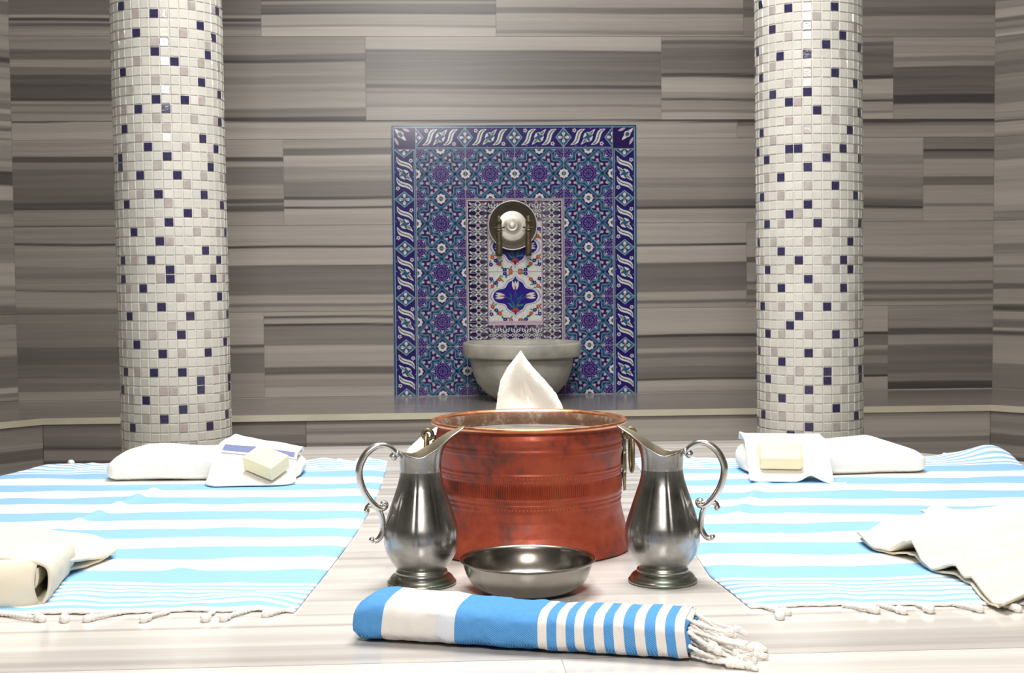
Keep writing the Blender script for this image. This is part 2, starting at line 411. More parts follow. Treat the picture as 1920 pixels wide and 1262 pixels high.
# riser: three facings with streaks
for (p, q, sd, bd) in ((1, 0, 3, None), (2, 1, 4, [(0, .42), (.06, .5), (.085, .7), (.11, .42), (.19, .8), (.215, .42), (.3, .8), (.32, .4), (.36, .75), (.42, .78), (.5, .5), (.6, .7), (.8, .5)]), (3, 2, 6, None)):
    E_ = edge_pts(BD - .014); A, B = E_[q], E_[p]; L = (B - A).length
    rr = random.Random(sd); bd = bd or [(0, .5), (.1, .6), (.15, .45), (.2, .8), (.3, .5), (.4, .85), (.5, .6), (.6, .8)]
    pan = [(0, L, 0, BZ - .023, bd)] if p != 2 else [(0, L * .27, 0, BZ - .023, [(0, .6), (.12, .75), (.2, .9), (.24, .55), (.33, .95), (.36, .5), (.45, .72), (.55, .95), (.58, .7)]), (L * .27, L * .6, 0, BZ - .023, bd), (L * .6, L, 0, BZ - .023, [(0, .32), (.17, .36), (.24, .72), (.28, .5), (.42, .46), (.6, .6), (.7, .8)])]
    o = panel_mesh('riser', pan, 'wall_marble', parent=bench)
    set_frame(o, A - (W0 + NN * -.33), B - A)

# ------------------------------------------------------------------ octagonal navel stone
SC = Vector((.069, 2.01, 0)); AP = 1.68; SR = AP / cos(pi / 8)
plat = empty('marble_platform', SC, 'broad pale streaked marble platform on which towels, jugs and copper cauldron stand', 'platform', rz=YAW)
def oct_half(y):                           # half width of the octagon at local y
    hy = AP * math.tan(pi / 8)
    return AP if abs(y) < hy else AP - (abs(y) - hy)
V = []; F = []; T = []; S = []
r2 = random.Random(8)
ys = [-AP]; joints = [-1.52, -.365, .2, .75, 1.3]
slab_rows = [(-AP, -.36), (-.36, .24), (.24, .84), (.84, 1.3), (1.3, AP)]
# near rows: explicit soft streaks as seen in front of the copper cauldron
bd_rows = {0: [(0, .3), (.2, .2), (.5, .3), (.9, .12)], 1: None}
for ri, (y0, y1) in enumerate(slab_rows):
    cuts = [[-.95, -.035, .9], [-1.2, 1.2], [-1.0, .05], [-.4, .6], [0]][ri]
    b0 = []; p = 0
    while p < 1: b0.append((p, r2.choice([.02, .06, .1, .14, .22, .32]))); p += r2.choice([.015, .03, .05, .08])
    if ri == 0: b0 = [(0, .08), (.04, .16), (.07, .1), (.12, .24), (.16, .12), (.3, .2), (.4, .1), (.6, .25), (.8, .15)]
    if ri == 1: b0 = [(0, .10), (.08, .2), (.12, .06), (.25, .14), (.30, .05), (.36, .24), (.375, .08), (.44, .15), (.47, .30), (.48, .08), (.56, .14), (.60, .34), (.61, .06), (.69, .38), (.705, .10), (.77, .2), (.82, .16), (.85, .3), (.93, .4), (.97, .3)]
    xs = [-9] + cuts + [9]
    for ci, (xa, xb) in enumerate(zip(xs, xs[1:])):
        sh = r2.uniform(-2, 2); sd = r2.uniform(0, 9); f = bands_fn(b0)
        n = int((y1 - y0) / .005); base = len(V); k = 12
        for j in range(n + 1):
            y = lerp(y0 + .0005, y1 - .0005, j / n); hw = oct_half(y)
            xl = max(-hw, min(hw, xa + .0005)); xr = max(-hw, min(hw, xb - .0005))
            for i in range(k + 1):
                x = lerp(xl, xr, i / k); V.append((x, y, ST)); v = 1 - j / n + .02 * nz(x * 1.3, y * 2, sd + ri)
                T.append(f(min(1, max(0, v)))); S.append(sh * .0 + ri)
        for j in range(n):
            for i in range(k):
                a = base + j * (k + 1) + i; F.append((a, a + 1, a + k + 2, a + k + 1))
o = mesh('top_slab', V, F, 'slab_marble', plat, smooth=False)
at = o.data.attributes.new('tone', 'FLOAT', 'POINT'); at.data.foreach_set('value', T)
at = o.data.attributes.new('shift', 'FLOAT', 'POINT'); at.data.foreach_set('value', S)
def octring(R, z): return [(R * cos(pi / 8 + i * pi / 4), R * sin(pi / 8 + i * pi / 4), z) for i in range(8)]
V = octring(SR, ST - .0006) + octring(SR, ST - .035) + octring(SR - .03, ST - .035) + octring(SR - .03, 0)
F = [(i, (i + 1) % 8, (i + 1) % 8 + 8, i + 8)[::-1] for i in range(8)]
F += [tuple(q + 8 for q in f) for f in F[:8]] + [tuple(q + 16 for q in f) for f in F[:8]] + [tuple(range(8))]
o = mesh('platform_base', V, F, 'bench_marble', plat, smooth=False); tone_attr(o, lambda c: .35)

# ------------------------------------------------------------------ mosaic columns
LEFT_NAVY = [(22,-4),(22,5),(23,0),(23,8),(24,2),(25,-2),(26,-6),(26,4),(26,9),(27,4),(27,9),(28,-5),(28,-1),(28,2),(30,0),(30,5),(31,-3),(31,8),(32,2),(34,-4),(34,3),(34,9),(35,0),(36,7),(37,-2),(38,-5),(38,1),(38,6),(39,1),(40,-5),(40,-1),(40,7),(41,5),(42,0),(43,-3),(43,9),(44,1),(45,3),(46,-4),(46,8),(47,0),(47,5),(49,-2),(49,2),(50,-5),(50,6),(51,-5),(51,1),(52,-1),(52,7),(53,5),(54,-4),(55,8),(56,-2),(56,1),(57,0),(57,3),(58,8),(59,5),(60,-4),(61,2),(62,0),(62,6),(63,1),(64,-2),(64,7),(65,5),(66,0),(67,-4),(67,8)]
LEFT_GREY = [(22,2),(23,-2),(24,4),(25,-4),(25,7),(26,0),(26,1),(28,-3),(28,6),(30,2),(31,-5),(32,-1),(32,5),(33,1),(34,7),(35,-2),(35,5),(36,2),(37,-4),(38,0),(38,4),(38,8),(39,6),(40,-3),(40,3),(42,1),(43,4),(43,7),(44,-1),(45,5),(46,1),(47,-2),(48,3),(49,-4),(49,5),(49,8),(50,0),(51,6),(52,-4),(52,3),(53,-2),(54,1),(55,0),(55,4),(55,7),(56,-4),(57,5),(58,-3),(58,1),(59,0),(60,3),(61,-2),(61,5),(61,8),(63,0),(63,6),(64,-4),(64,3),(66,-2),(66,1),(67,4),(67,7)]
RIGHT_NAVY = [(21,-3),(22,-1),(23,-7),(23,5),(24,2),(25,-4),(26,-1),(27,-6),(27,1),(27,6),(28,1),(28,6),(29,-4),(30,-8),(30,-1),(31,5),(32,-6),(32,2),(33,-3),(34,-2),(35,-7),(35,1),(37,-4),(37,3),(38,-1),(39,-6),(39,4),(40,-2),(40,3),(41,-4),(42,-8),(42,4),(44,-6),(44,0),(44,6),(45,-3),(46,-1),(47,-7),(47,5),(48,2),(49,-4),(50,-1),(51,-6),(51,1),(51,6),(52,-3),(52,-2),(52,3),(54,-7),(54,4),(56,0),(56,6),(57,-3),(58,-5),(58,-1),(59,5),(60,-7),(60,2),(62,-4),(62,-1),(63,-8),(63,1),(63,6),(64,3),(65,-5),(65,-1),(67,-3),(67,2),(68,-7)]
RIGHT_GREY = [(21,-2),(22,2),(23,-4),(24,-1),(25,-6),(26,3),(27,-3),(28,-2),(29,4),(30,-5),(30,1),(32,-4),(32,-1),(33,5),(35,-4),(35,-1),(35,3),(36,5),(37,-6),(37,0),(39,-3),(39,2),(40,-7),(40,1),(40,5),(42,-5),(42,-1),(43,2),(44,-4),(44,4),(45,-2),(46,2),(47,-4),(48,-1),(49,-6),(50,3),(51,-3),(52,1),(52,5),(53,-5),(54,-1),(55,-3),(55,2),(56,-6),(56,4),(57,-2),(58,-7),(58,2),(59,-3),(60,-1),(61,-5),(62,-7),(62,3),(64,-3),(65,-7),(65,2),(65,5),(66,0),(67,-5)]
def column(x0, lean, y, r, n, pitch, zoff, thoff, navy, grey, seed, label):
    e = empty('mosaic_column', (x0, y, 0), label, 'column', 'mosaic columns behind the platform')
    rr = random.Random(seed); navy = set(navy); grey = set(grey); seen = {a for a, b in navy}
    ang = 2 * pi / n; nrow = int(ROOM_H / pitch) + 1
    hand = [(a, (b % n)) for a, b in navy | grey]
    V = []; F = []; MI = []
    for row in range(1, nrow):
        zc = zoff + row * pitch
        if zc + pitch / 2 > ROOM_H: break
        for c in range(-(n // 2), n - n // 2):
            th = thoff + c * ang + rr.uniform(-.0015, .0015)
            front = -7 <= c <= 9 and 20 < row < 69
            if (row, c) in navy: mi = 2
            elif (row, c) in grey: mi = 1
            elif front: mi = 0
            else: q = rr.random(); mi = 2 if q < .085 else 1 if q < .18 else 0
            hw = ang * .5 * .935; hz = pitch * .5 * .935; b0 = len(V)
            ta = rr.uniform(-.0012, .0012); tb = rr.uniform(-.0012, .0012); zz = zc + rr.uniform(-.0004, .0004)
            for (k, dr) in ((1.0, -.0012), (.86, .0012)):
                for sx_, sz_ in ((-1, -1), (1, -1), (1, 1), (-1, 1)):
                    a = th + hw * k * sx_; R = r + dr + (ta * sx_ + tb * sz_ if dr > 0 else 0) * .45
                    z = zz + hz * k * sz_
                    V.append((lean * z + R * sin(a), -R * cos(a), z))
            F.append((b0 + 4, b0 + 5, b0 + 6, b0 + 7)); MI.append(mi)
            for q in range(4): F.append((b0 + q, b0 + (q + 1) % 4, b0 + 4 + (q + 1) % 4, b0 + 4 + q)); MI.append(mi)
    mesh('mosaic_tiles', V, F, ['mosaic_cream', 'mosaic_grey', 'mosaic_navy'], e, smooth=False, mi=MI)
    Vs, Fs = lathe([(r - .0008, 0), (r - .0008, ROOM_H - .002)], 74)
    Vs = [(v[0] + lean * v[2], v[1], v[2]) for v in Vs]
    tag(mesh('grout_core', Vs, Fs, 'grout_column', e), 'greyish grout between the mosaic tiles')
column(-.910, -.00565, 3.85, .1458, 37, .02446, .00685, .01637, LEFT_NAVY, LEFT_GREY, 1, 'cream mosaic column speckled with navy and grey, behind the towel with the blue striped mitt')
column(.8117, -.00663, 3.85, .1408, 36, .02424, .00095, -.0504, RIGHT_NAVY, RIGHT_GREY, 2, 'cream mosaic column speckled with navy and grey, on the right of the patterned tile panel')

# ------------------------------------------------------------------ patterned tile panel: flat glazed colours as inlaid shapes
class Draw:
    def __init__(s): s.P = []                                   # (points, colour, layer)
    def poly(s, pts, c, l): s.P.append((pts, c, l))
    def disk(s, x, y, r, c, l, n=10, sx=1, rot_=0):
        s.poly([(x + r * sx * cos(a) * cos(rot_) - r * sin(a) * sin(rot_), y + r * sx * cos(a) * sin(rot_) + r * sin(a) * cos(rot_)) for a in (2 * pi * i / n for i in range(n))], c, l)
    def line(s, pts, w_, c, l, taper=False):
        n = len(pts)
        for i in range(n - 1):
            (x0, y0), (x1, y1) = pts[i], pts[i + 1]; d_ = sqrt((x1 - x0) ** 2 + (y1 - y0) ** 2) or 1
            ux, uy = (x1 - x0) / d_, (y1 - y0) / d_
            wa = w_ * (1 - (i / n) * .8 if taper else 1) / 2; wb_ = w_ * (1 - ((i + 1) / n) * .8 if taper else 1) / 2; e_ = .25 * w_
            s.poly([(x0 - ux * e_ + uy * wa, y0 - uy * e_ - ux * wa), (x1 + ux * e_ + uy * wb_, y1 + uy * e_ - ux * wb_), (x1 + ux * e_ - uy * wb_, y1 + uy * e_ + ux * wb_), (x0 - ux * e_ - uy * wa, y0 - uy * e_ + ux * wa)], c, l)
    def leaf(s, x0, y0, x1, y1, w_, c, l, bend=0.0, n=9):
        L_ = []; R_ = []; dx, dy = x1 - x0, y1 - y0; d_ = sqrt(dx * dx + dy * dy); ux, uy = dx / d_, dy / d_
        for i in range(n + 1):
            t = i / n; o_ = bend * sin(2 * pi * t) * d_; ww = w_ * sin(pi * t) ** .8 / 2
            L_.append((x0 + dx * t - uy * (o_ + ww), y0 + dy * t + ux * (o_ + ww))); R_.append((x0 + dx * t - uy * (o_ - ww), y0 + dy * t + ux * (o_ - ww)))
        for i in range(n): s.poly([L_[i], R_[i], R_[i + 1], L_[i + 1]], c, l)
        return [((a[0] + b_[0]) / 2, (a[1] + b_[1]) / 2) for a, b_ in zip(L_, R_)]
    def xf(s, f): t = Draw(); t.P = [([f(*p) for p in pts], c, l) for pts, c, l in s.P]; return t
    def add(s, o): s.P += o.P
    def clip(s, x0, y0, x1, y1):
        out = []
        for pts, c, l in s.P:
            for ax, lim, sg in ((0, x0, 1), (0, x1, -1), (1, y0, 1), (1, y1, -1)):
                q = []
                for i in range(len(pts)):
                    a, b_ = pts[i - 1], pts[i]; ia = (a[ax] - lim) * sg >= 0; ib = (b_[ax] - lim) * sg >= 0
                    if ia != ib:
                        t = (lim - a[ax]) / (b_[ax] - a[ax]); q.append((a[0] + (b_[0] - a[0]) * t, a[1] + (b_[1] - a[1]) * t))
                    if ib: q.append(b_)
                pts = q
                if len(pts) < 3: break
            if len(pts) >= 3: out.append((pts, c, l))
        s.P = out; return s
    def build(s, name, parent, y=0.0):
        V = []; F = []; MI = []
        for pts, c, l in s.P:
            b0 = len(V); V += [(px_, y - l * .00012, pz) for px_, pz in pts]
            a = sum(pts[i - 1][0] * pts[i][1] - pts[i][0] * pts[i - 1][1] for i in range(len(pts)))
            ids = list(range(b0, len(V))); F.append(tuple(ids if a > 0 else ids[::-1])); MI.append(GC.index(c))
        return mesh(name, V, F, ['tile_' + g for g in GC], parent, smooth=False, mi=MI)
# star tile, unit = half a tile
st = Draw(); st.poly([(-1, -1), (1, -1), (1, 1), (-1, 1)], 'navy', 0)
def octagram(cx_, cy_, r):
    a = r; P_ = []
    for k in range(8):
        t = pi / 4 * k; P_.append((cx_ + a * cos(t), cy_ + a * sin(t)))
        t += pi / 8; q = a * .7654; P_.append((cx_ + q * cos(t), cy_ + q * sin(t)))
    return P_
def outline(P_, w_, c, l, closed=True): st.line(P_ + [P_[0]] if closed else P_, w_, c, l)
for (cx_, cy_) in ((0, 0), (1, 1), (1, -1), (-1, 1), (-1, -1)):
    P_ = octagram(cx_, cy_, .585)
    outline(P_, .15, 'sky', 3); outline(P_, .108, 'teal', 4)
    Q_ = [(cx_ + (x - cx_) * .84, cy_ + (y - cy_) * .84) for x, y in P_]
    st.poly([(cx_ + .44 * cos(a * pi / 8), cy_ + .44 * sin(a * pi / 8)) for a in range(16)], 'violet', 1)
    outline([(cx_ + .475 * cos(a * pi / 4) * (1), cy_ + .475 * sin(a * pi / 4)) for a in range(8)], .02, 'navy', 2)
    for k in range(8):
        t = pi / 4 * k
        st.poly([(cx_ + .31 * cos(t - .24), cy_ + .31 * sin(t - .24)), (cx_ + .475 * cos(t), cy_ + .475 * sin(t)), (cx_ + .31 * cos(t + .24), cy_ + .31 * sin(t + .24)), (cx_ + .36 * cos(t), cy_ + .36 * sin(t))], 'pink', 5)
        t += pi / 8
        st.line([(cx_ + .06 * cos(t), cy_ + .06 * sin(t)), (cx_ + .16 * cos(t - .2), cy_ + .16 * sin(t - .2)), (cx_ + .26 * cos(t + .12), cy_ + .26 * sin(t + .12)), (cx_ + .36 * cos(t), cy_ + .36 * sin(t))], .022, 'lav', 5)
        st.line([(cx_ + .16 * cos(t - .2), cy_ + .16 * sin(t - .2)), (cx_ + .16 * cos(t + .585), cy_ + .16 * sin(t + .585))], .02, 'lav', 5)
        st.line([(cx_ + .26 * cos(t - .28), cy_ + .26 * sin(t - .28)), (cx_ + .26 * cos(t + .12), cy_ + .26 * sin(t + .12)), (cx_ + .26 * cos(t + .505), cy_ + .26 * sin(t + .505))], .02, 'lav', 5)
        st.disk(cx_ + .21 * cos(t), cy_ + .21 * sin(t), .030, 'navy', 6, 6)
        st.disk(cx_ + .11 * cos(t + .39), cy_ + .11 * sin(t + .39), .026, 'navy', 6, 6)
    st.disk(cx_, cy_, .055, 'navy', 6, 8)
for (cx_, cy_) in ((1, 0), (-1, 0), (0, 1), (0, -1)):
    P_ = [(cx_ + .42, cy_), (cx_, cy_ + .42), (cx_ - .42, cy_), (cx_, cy_ - .42)]
    outline(P_, .15, 'sky', 3); outline(P_, .108, 'teal', 4)
    st.poly([(cx_ + (x - cx_) * .78, cy_ + (y - cy_) * .78) for x, y in P_], 'navy', 5)
    for k in range(8): st.disk(cx_ + .135 * cos(k * pi / 4), cy_ + .135 * sin(k * pi / 4), .062, 'white', 6, 8)
    st.disk(cx_, cy_, .075, 'navy', 7, 8); st.disk(cx_, cy_, .055, 'green', 8, 8)
for sx_ in (-1, 1):
    for sy_ in (-1, 1):
        for (x, y) in ((.665, .325), (.325, .665)):
            x *= sx_; y *= sy_; a0 = atan2(sy_, sx_)
            for k, dv in enumerate((0, 2.2, -2.2)):
                base_a = atan2(y - 0, x - 0) + dv
                ex, ey = x + .115 * cos(base_a), y + .115 * sin(base_a)
                st.disk(ex, ey, .058, 'pink', 5, 7); st.disk(x + .175 * cos(base_a), y + .175 * sin(base_a), .034, 'pink', 5, 5)
            st.disk(x, y, .055, 'navy', 6, 6)
st.clip(-1, -1, 1, 1)
# border tile, 2 long x .9 high
bt = Draw(); bt.poly([(0, -.45), (2, -.45), (2, .45), (0, .45)], 'navy', 0)
bt.line([(0, .40), (2, .40)], .03, 'sky', 3); bt.line([(0, -.40), (2, -.40)], .03, 'sky', 3)
bt.poly([(0, .42), (2, .42), (2, .45), (0, .45)], 'teal', 4); bt.poly([(0, -.45), (2, -.45), (2, -.42), (0, -.42)], 'teal', 4)
bt.poly([(.3, -.38), (1.7, -.38), (1.7, .38), (.3, .38)], 'violet', 1)
for cx_ in (0, 2):
    P_ = [(cx_ - .33, 0), (cx_ - .1, .28), (cx_, .39), (cx_ + .1, .28), (cx_ + .33, 0), (cx_ + .1, -.28), (cx_, -.39), (cx_ - .1, -.28)]
    bt.poly(P_, 'sky', 4); bt.poly([(cx_ + (x - cx_) * .86, y * .86) for x, y in P_], 'teal', 5)
    for k in range(4):
        t = k * pi / 2; bt.disk(cx_ + .15 * cos(t), .15 * sin(t), .062, 'white', 6, 8, 1.3 if k % 2 == 0 else 1); bt.disk(cx_ + .09 * cos(t), .09 * sin(t), .04, 'cream', 6, 6)
        t += pi / 4; bt.disk(cx_ + .11 * cos(t), .11 * sin(t), .03, 'navy', 6, 6)
    bt.disk(cx_, 0, .035, 'red', 7, 6)
for ox in (.58, 1.42):
    mid = bt.leaf(ox - .31, -.30, ox + .31, .33, .21, 'white', 5, -.09)
    bt.line(mid[1:-1], .045, 'green', 6); [bt.disk(x, y, .03, 'navy', 6, 5) for x, y in mid[2:-2:2]]
bt.leaf(1.0 - .30, -.30, 1.0 + .30, .33, .17, 'white', 5, .0); bt.disk(1.0, .01, .20, 'white', 5, 8)
bt.disk(1.0, .01, .125, 'teal', 6, 4); bt.leaf(.78, -.23, .92, -.08, .07, 'green', 6); bt.leaf(1.08, .1, 1.22, .25, .07, 'green', 6)
for k in range(4): bt.disk(1.0 + .13 * cos(k * pi / 2 + .3), .01 + .13 * sin(k * pi / 2 + .3), .05, 'teal', 6, 6)
for x, y in ((.44, .27), (1.56, -.25)):
    for k in range(5): bt.disk(x + .055 * cos(k * 1.257), y + .055 * sin(k * 1.257), .032, 'white', 5, 5)
for x, y in ((.5, -.33), (1.5, .33), (.9, -.35), (1.1, .35)): bt.disk(x, y, .03, 'lav', 5, 5)
bt.clip(0, -.45, 2, .45)
# corner tile .9 x .9
ct = Draw(); ct.poly([(-.45, -.45), (.45, -.45), (.45, .45), (-.45, .45)], 'navy', 0)
ct.line([(-.40, -.45), (-.40, .40), (.45, .40)], .03, 'sky', 3); ct.poly([(-.45, .42), (.45, .42), (.45, .45), (-.45, .45)], 'teal', 4); ct.poly([(-.45, -.45), (-.42, -.45), (-.42, .45), (-.45, .45)], 'teal', 4)
ct.leaf(-.36, .36, .1, -.12, .16, 'white', 5); ct.disk(-.12, .12, .13, 'white', 5, 8); ct.disk(-.12, .12, .085, 'teal', 6, 6); ct.leaf(-.05, .36, .25, .24, .1, 'pink', 5); ct.leaf(-.36, 0, -.2, -.3, .1, 'pink', 5)
# inner frame cell, unit half = 1 (one cell is .09 x .1)
fc = Draw(); fc.poly([(-1, -1), (1, -1), (1, 1), (-1, 1)], 'navy', 0)
for sx_ in (-1, 1):
    for sy_ in (-1, 1):
        fc.leaf(.12 * sx_, .12 * sy_, .88 * sx_, .80 * sy_, .34, 'cream', 3, .10 * sx_ * sy_); fc.leaf(.28 * sx_, .26 * sy_, .72 * sx_, .66 * sy_, .15, 'cobalt', 4, .06 * sx_ * sy_)
        fc.line([(sx_ * .86, 0), (sx_ * .55, sy_ * .16), (sx_ * .24, sy_ * .0)], .075, 'cream', 3)
        fc.line([(sx_ * .0, sy_ * .98), (sx_ * .28, sy_ * .62), (sx_ * .05, sy_ * .3)], .07, 'cream', 3)
fc.poly([(.2, 0), (0, .2), (-.2, 0), (0, -.2)], 'cream', 5); fc.disk(0, 0, .07, 'navy', 6, 6)
for p_ in ((0, 1), (0, -1)): fc.poly([(p_[0] + .2, p_[1]), (p_[0], p_[1] + .2), (p_[0] - .2, p_[1]), (p_[0], p_[1] - .2)], 'pink', 5); fc.disk(p_[0], p_[1], .06, 'red', 6, 6)
for p_ in ((1, 0), (-1, 0)): fc.disk(p_[0], p_[1], .12, 'pink', 5, 6)
fc.clip(-1, -1, 1, 1)
# medallion tile, half = 1
md = Draw(); md.poly([(-1, -1), (1, -1), (1, 1), (-1, 1)], 'cream', 0)
og = [(0, .84), (.055, .72), (.13, .645), (.23, .60), (.30, .53), (.345, .42), (.40, .345), (.49, .31), (.60, .295), (.71, .26), (.80, .18), (.85, .07), (.865, 0)]
full = og + [(x, -y * .93) for x, y in og[-2::-1]] + [(-x, -y * .93) for x, y in og[1:]] + [(-x, y) for x, y in og[-2:0:-1]]
def fanpoly(P_, c, l, k):                                      # star-shaped outline as a fan round the centre
    for i in range(len(P_)):
        a, b_ = P_[i - 1], P_[i]; md.poly([(0, 0), (a[0] * k, a[1] * k), (b_[0] * k, b_[1] * k)], c, l)
fanpoly(full, 'lav', 2, 1.13); fanpoly(full, 'cream', 3, 1.09); fanpoly(full, 'cobalt', 4, 1.0)
def tulip(x, y, a, s_):
    f_ = lambda p: (x + s_ * (p[0] * cos(a) - p[1] * sin(a)), y + s_ * (p[0] * sin(a) + p[1] * cos(a)))
    for dx in (-.07, 0, .07):
        p0, p1 = f_((dx * .6, -.14)), f_((dx * 1.4, .2)); md.leaf(*p0, *p1, .085 * s_, 'cream', 6)
    p0, p1 = f_((0, -.16)), f_((0, .05)); md.leaf(*p0, *p1, .05 * s_, 'red', 7)
tulip(0, .42, 0, 1.1); tulip(-.56, .02, pi / 2 - .1, 1.1); tulip(.56, .02, -pi / 2 + .1, 1.1)
for sx_ in (-1, 1):
    md.line([(0, -.6), (sx_ * .1, -.3), (sx_ * .2, -.1), (sx_ * .42, 0)], .04, 'green', 5, True)
    md.line([(0, -.6), (sx_ * .07, -.2), (sx_ * .0, .25)], .035, 'teal', 5, True)
    md.leaf(sx_ * .05, -.45, sx_ * .32, -.28, .08, 'green', 5, .1); md.leaf(sx_ * .08, -.25, sx_ * .26, .16, .07, 'teal', 5, .1)
for k in range(7): md.leaf(0, -.64, .17 * cos(k * pi / 6), -.60 + .13 * sin(k * pi / 6), .07, 'red', 6)
rq = random.Random(4)
for sx_ in (-1, 1):
    for sy_ in (-1, 1):
        for (x, y, c) in ((.88, .42, 'red'), (.60, .70, 'red'), (.40, .94, 'cobalt'), (.74, .56, 'cobalt'), (.18, .97, 'red'), (.93, .72, 'cobalt')):
            x *= sx_; y *= sy_
            for k in range(5): md.disk(x + .05 * cos(k * 1.257 + 1), y + .05 * sin(k * 1.257 + 1), .043, c, 5, 5)
            md.disk(x, y, .02, 'cream', 6, 4)
            for k in range(2):
                a = rq.uniform(0, 6.28); md.leaf(x + .06 * cos(a), y + .06 * sin(a), x + .2 * cos(a), y + .2 * sin(a), .06, 'green', 4, .12)
        md.line([(sx_ * .97, sy_ * .30), (sx_ * .84, sy_ * .5), (sx_ * .70, sy_ * .62), (sx_ * .5, sy_ * .8), (sx_ * .42, sy_ * .97)], .028, 'green', 4)
md.clip(-1, -1, 1, 1)
# assemble: local x along the wall, z up
TP = W0 + U * .0165 - NN * .004
panel = empty('iznik_tile_panel', (TP.x, TP.y, BZ), 'blue and white patterned tile panel with tulip medallion set in the marble wall', 'tile panel', rz=YAW)
TW, TH = .2, .2
field = Draw(); fx0 = -.4; fz1 = 1.0; FB = .002
for i in range(4):
    for j in range(5):
        if i in (1, 2) and j in (0, 1, 2) or i in (1, 2) and j == 3 and False: pass
        cx_ = fx0 + .1 + i * .2; cz_ = FB + .1 + j * .2 - .0
        if i in (1, 2) and j in (1, 2, 3): continue
        field.add(st.xf(lambda x, y: (cx_ + x * .0985, cz_ + y * .0985)))
for i in range(5): field.poly([(fx0 + i * .2 - .0016, FB), (fx0 + i * .2 + .0016, FB), (fx0 + i * .2 + .0016, fz1), (fx0 + i * .2 - .0016, fz1)], 'joint', -1)
field.poly([(-.4, 0), (.4, 0), (.4, 1.002), (-.4, 1.002)], 'joint', -2)
field.build('star_tiles', panel)
inner = Draw()
def cell(dst, src, cx_, cz_, hx, hz, turn=0):
    for _ in range(1):
        f = (lambda x, y: (cx_ + x * hx, cz_ + y * hz)) if not turn else (lambda x, y: (cx_ - y * hx, cz_ + x * hz))
        dst.add(src.xf(f))
ix0, ix1 = -.1995, .1965; iz0, iz1 = .2, .80
inner.poly([(ix0, iz0), (ix1, iz0), (ix1, iz1), (ix0, iz1)], 'joint', -1)
inner.poly([(ix0, iz0), (ix1, iz0), (ix1, iz1), (ix0, iz1)], 'joint', -1)
inner.poly([(ix0 + .003, iz0), (ix1 - .003, iz0), (ix1 - .003, iz1 - .003), (ix0 + .003, iz1 - .003)], 'pink', 0)
bw = .088
a0, a1, b0_, b1_ = ix0 + .008, ix1 - .008, iz0, iz1 - .008
cw = (bw - .008)
nrows = 7
for j in range(12):
    zc = b0_ + (b1_ - b0_) / 12 * (j + .5); hz = (b1_ - b0_) / 24
    for xx in (a0 + cw / 2, a1 - cw / 2): cell(inner, fc, xx, zc, cw / 2, hz)
mw = (a1 - a0 - 2 * cw)
for i in range(5):
    for zc in (b0_ + .046, b1_ - .040): cell(inner, fc, a0 + cw + mw / 5 * (i + .5), zc, mw / 10, .041)
for xx in (ix0 + bw, ix1 - bw - .0):
    inner.poly([(xx - .0015, iz0 + .088), (xx + .0015, iz0 + .088), (xx + .0015, iz1 - .088), (xx - .0015, iz1 - .088)], 'pink', 9)
for zc in (.3, .5, .7): inner.poly([(ix0, zc - .001), (ix1, zc - .001), (ix1, zc + .001), (ix0, zc + .001)], 'joint', 10)
inner.build('arabesque_frame', panel, -.001)
med = Draw(); mx0, mx1 = ix0 + bw, ix1 - bw; mz = (iz0 + .1 - .01, iz1 - .1 + .012)
mc = (mx0 + mx1) / 2; mh = (mx1 - mx0) / 2
med.poly([(mx0, .298), (mx1, .298), (mx1, .712), (mx0, .712)], 'pink', 0)
md.P = [(p_, c_, l_ + 2) for p_, c_, l_ in md.P]
for zc in (.404, .606): med.add(md.xf(lambda x, y: (mc + x * (mh - .004), zc + y * .0995)))
med.poly([(mx0, .5045), (mx1, .5045), (mx1, .5062), (mx0, .5062)], 'joint', 9)
med.build('medallion_tiles', panel, -.0025)
brd = Draw(); BWd = .0925; kx = .1; e0 = -.4 - .0015; e1 = .4 + .0015; zt_ = 1.002
brd.poly([(e0 - BWd - .003, 0), (e1 + BWd + .003, 0), (e1 + BWd + .003, zt_ + BWd + .003), (e0 - BWd - .003, zt_ + BWd + .003)], 'dteal', -3)
sc_ = BWd / .9
for i in range(4): brd.add(bt.xf(lambda x, y: (-.4 + i * .2 + x * .0995, zt_ + BWd / 2 + y * sc_)))
for j in range(5):
    for side in (-1, 1):
        zz = 1.0 - j * .2
        brd.add(bt.xf(lambda x, y: (side * (.4015 + BWd / 2) - y * -sc_ * 1.0, zz - x * .0995)))
brd.add(ct.xf(lambda x, y: (e0 - BWd / 2 + x * sc_, zt_ + BWd / 2 + y * sc_)))
brd.add(ct.xf(lambda x, y: (e1 + BWd / 2 - x * sc_, zt_ + BWd / 2 + y * sc_)))
for i in range(5): brd.poly([(-.4 + i * .2 - .0008, zt_), (-.4 + i * .2 + .0008, zt_), (-.4 + i * .2 + .0008, zt_ + BWd), (-.4 + i * .2 - .0008, zt_ + BWd)], 'joint', 9)
for j in range(6):
    for x0_ in (e0 - BWd, e1): brd.poly([(x0_, .2 * j + .0012), (x0_ + BWd, .2 * j + .0012), (x0_ + BWd, .2 * j + .0028), (x0_, .2 * j + .0028)], 'joint', 9)
brd.build('border_tiles', panel)
V, F = box(-.4965, .4965, .0022, .0052, 0, 1.0965); mesh('tile_backing', V, F, 'tile_dteal', panel, smooth=False)

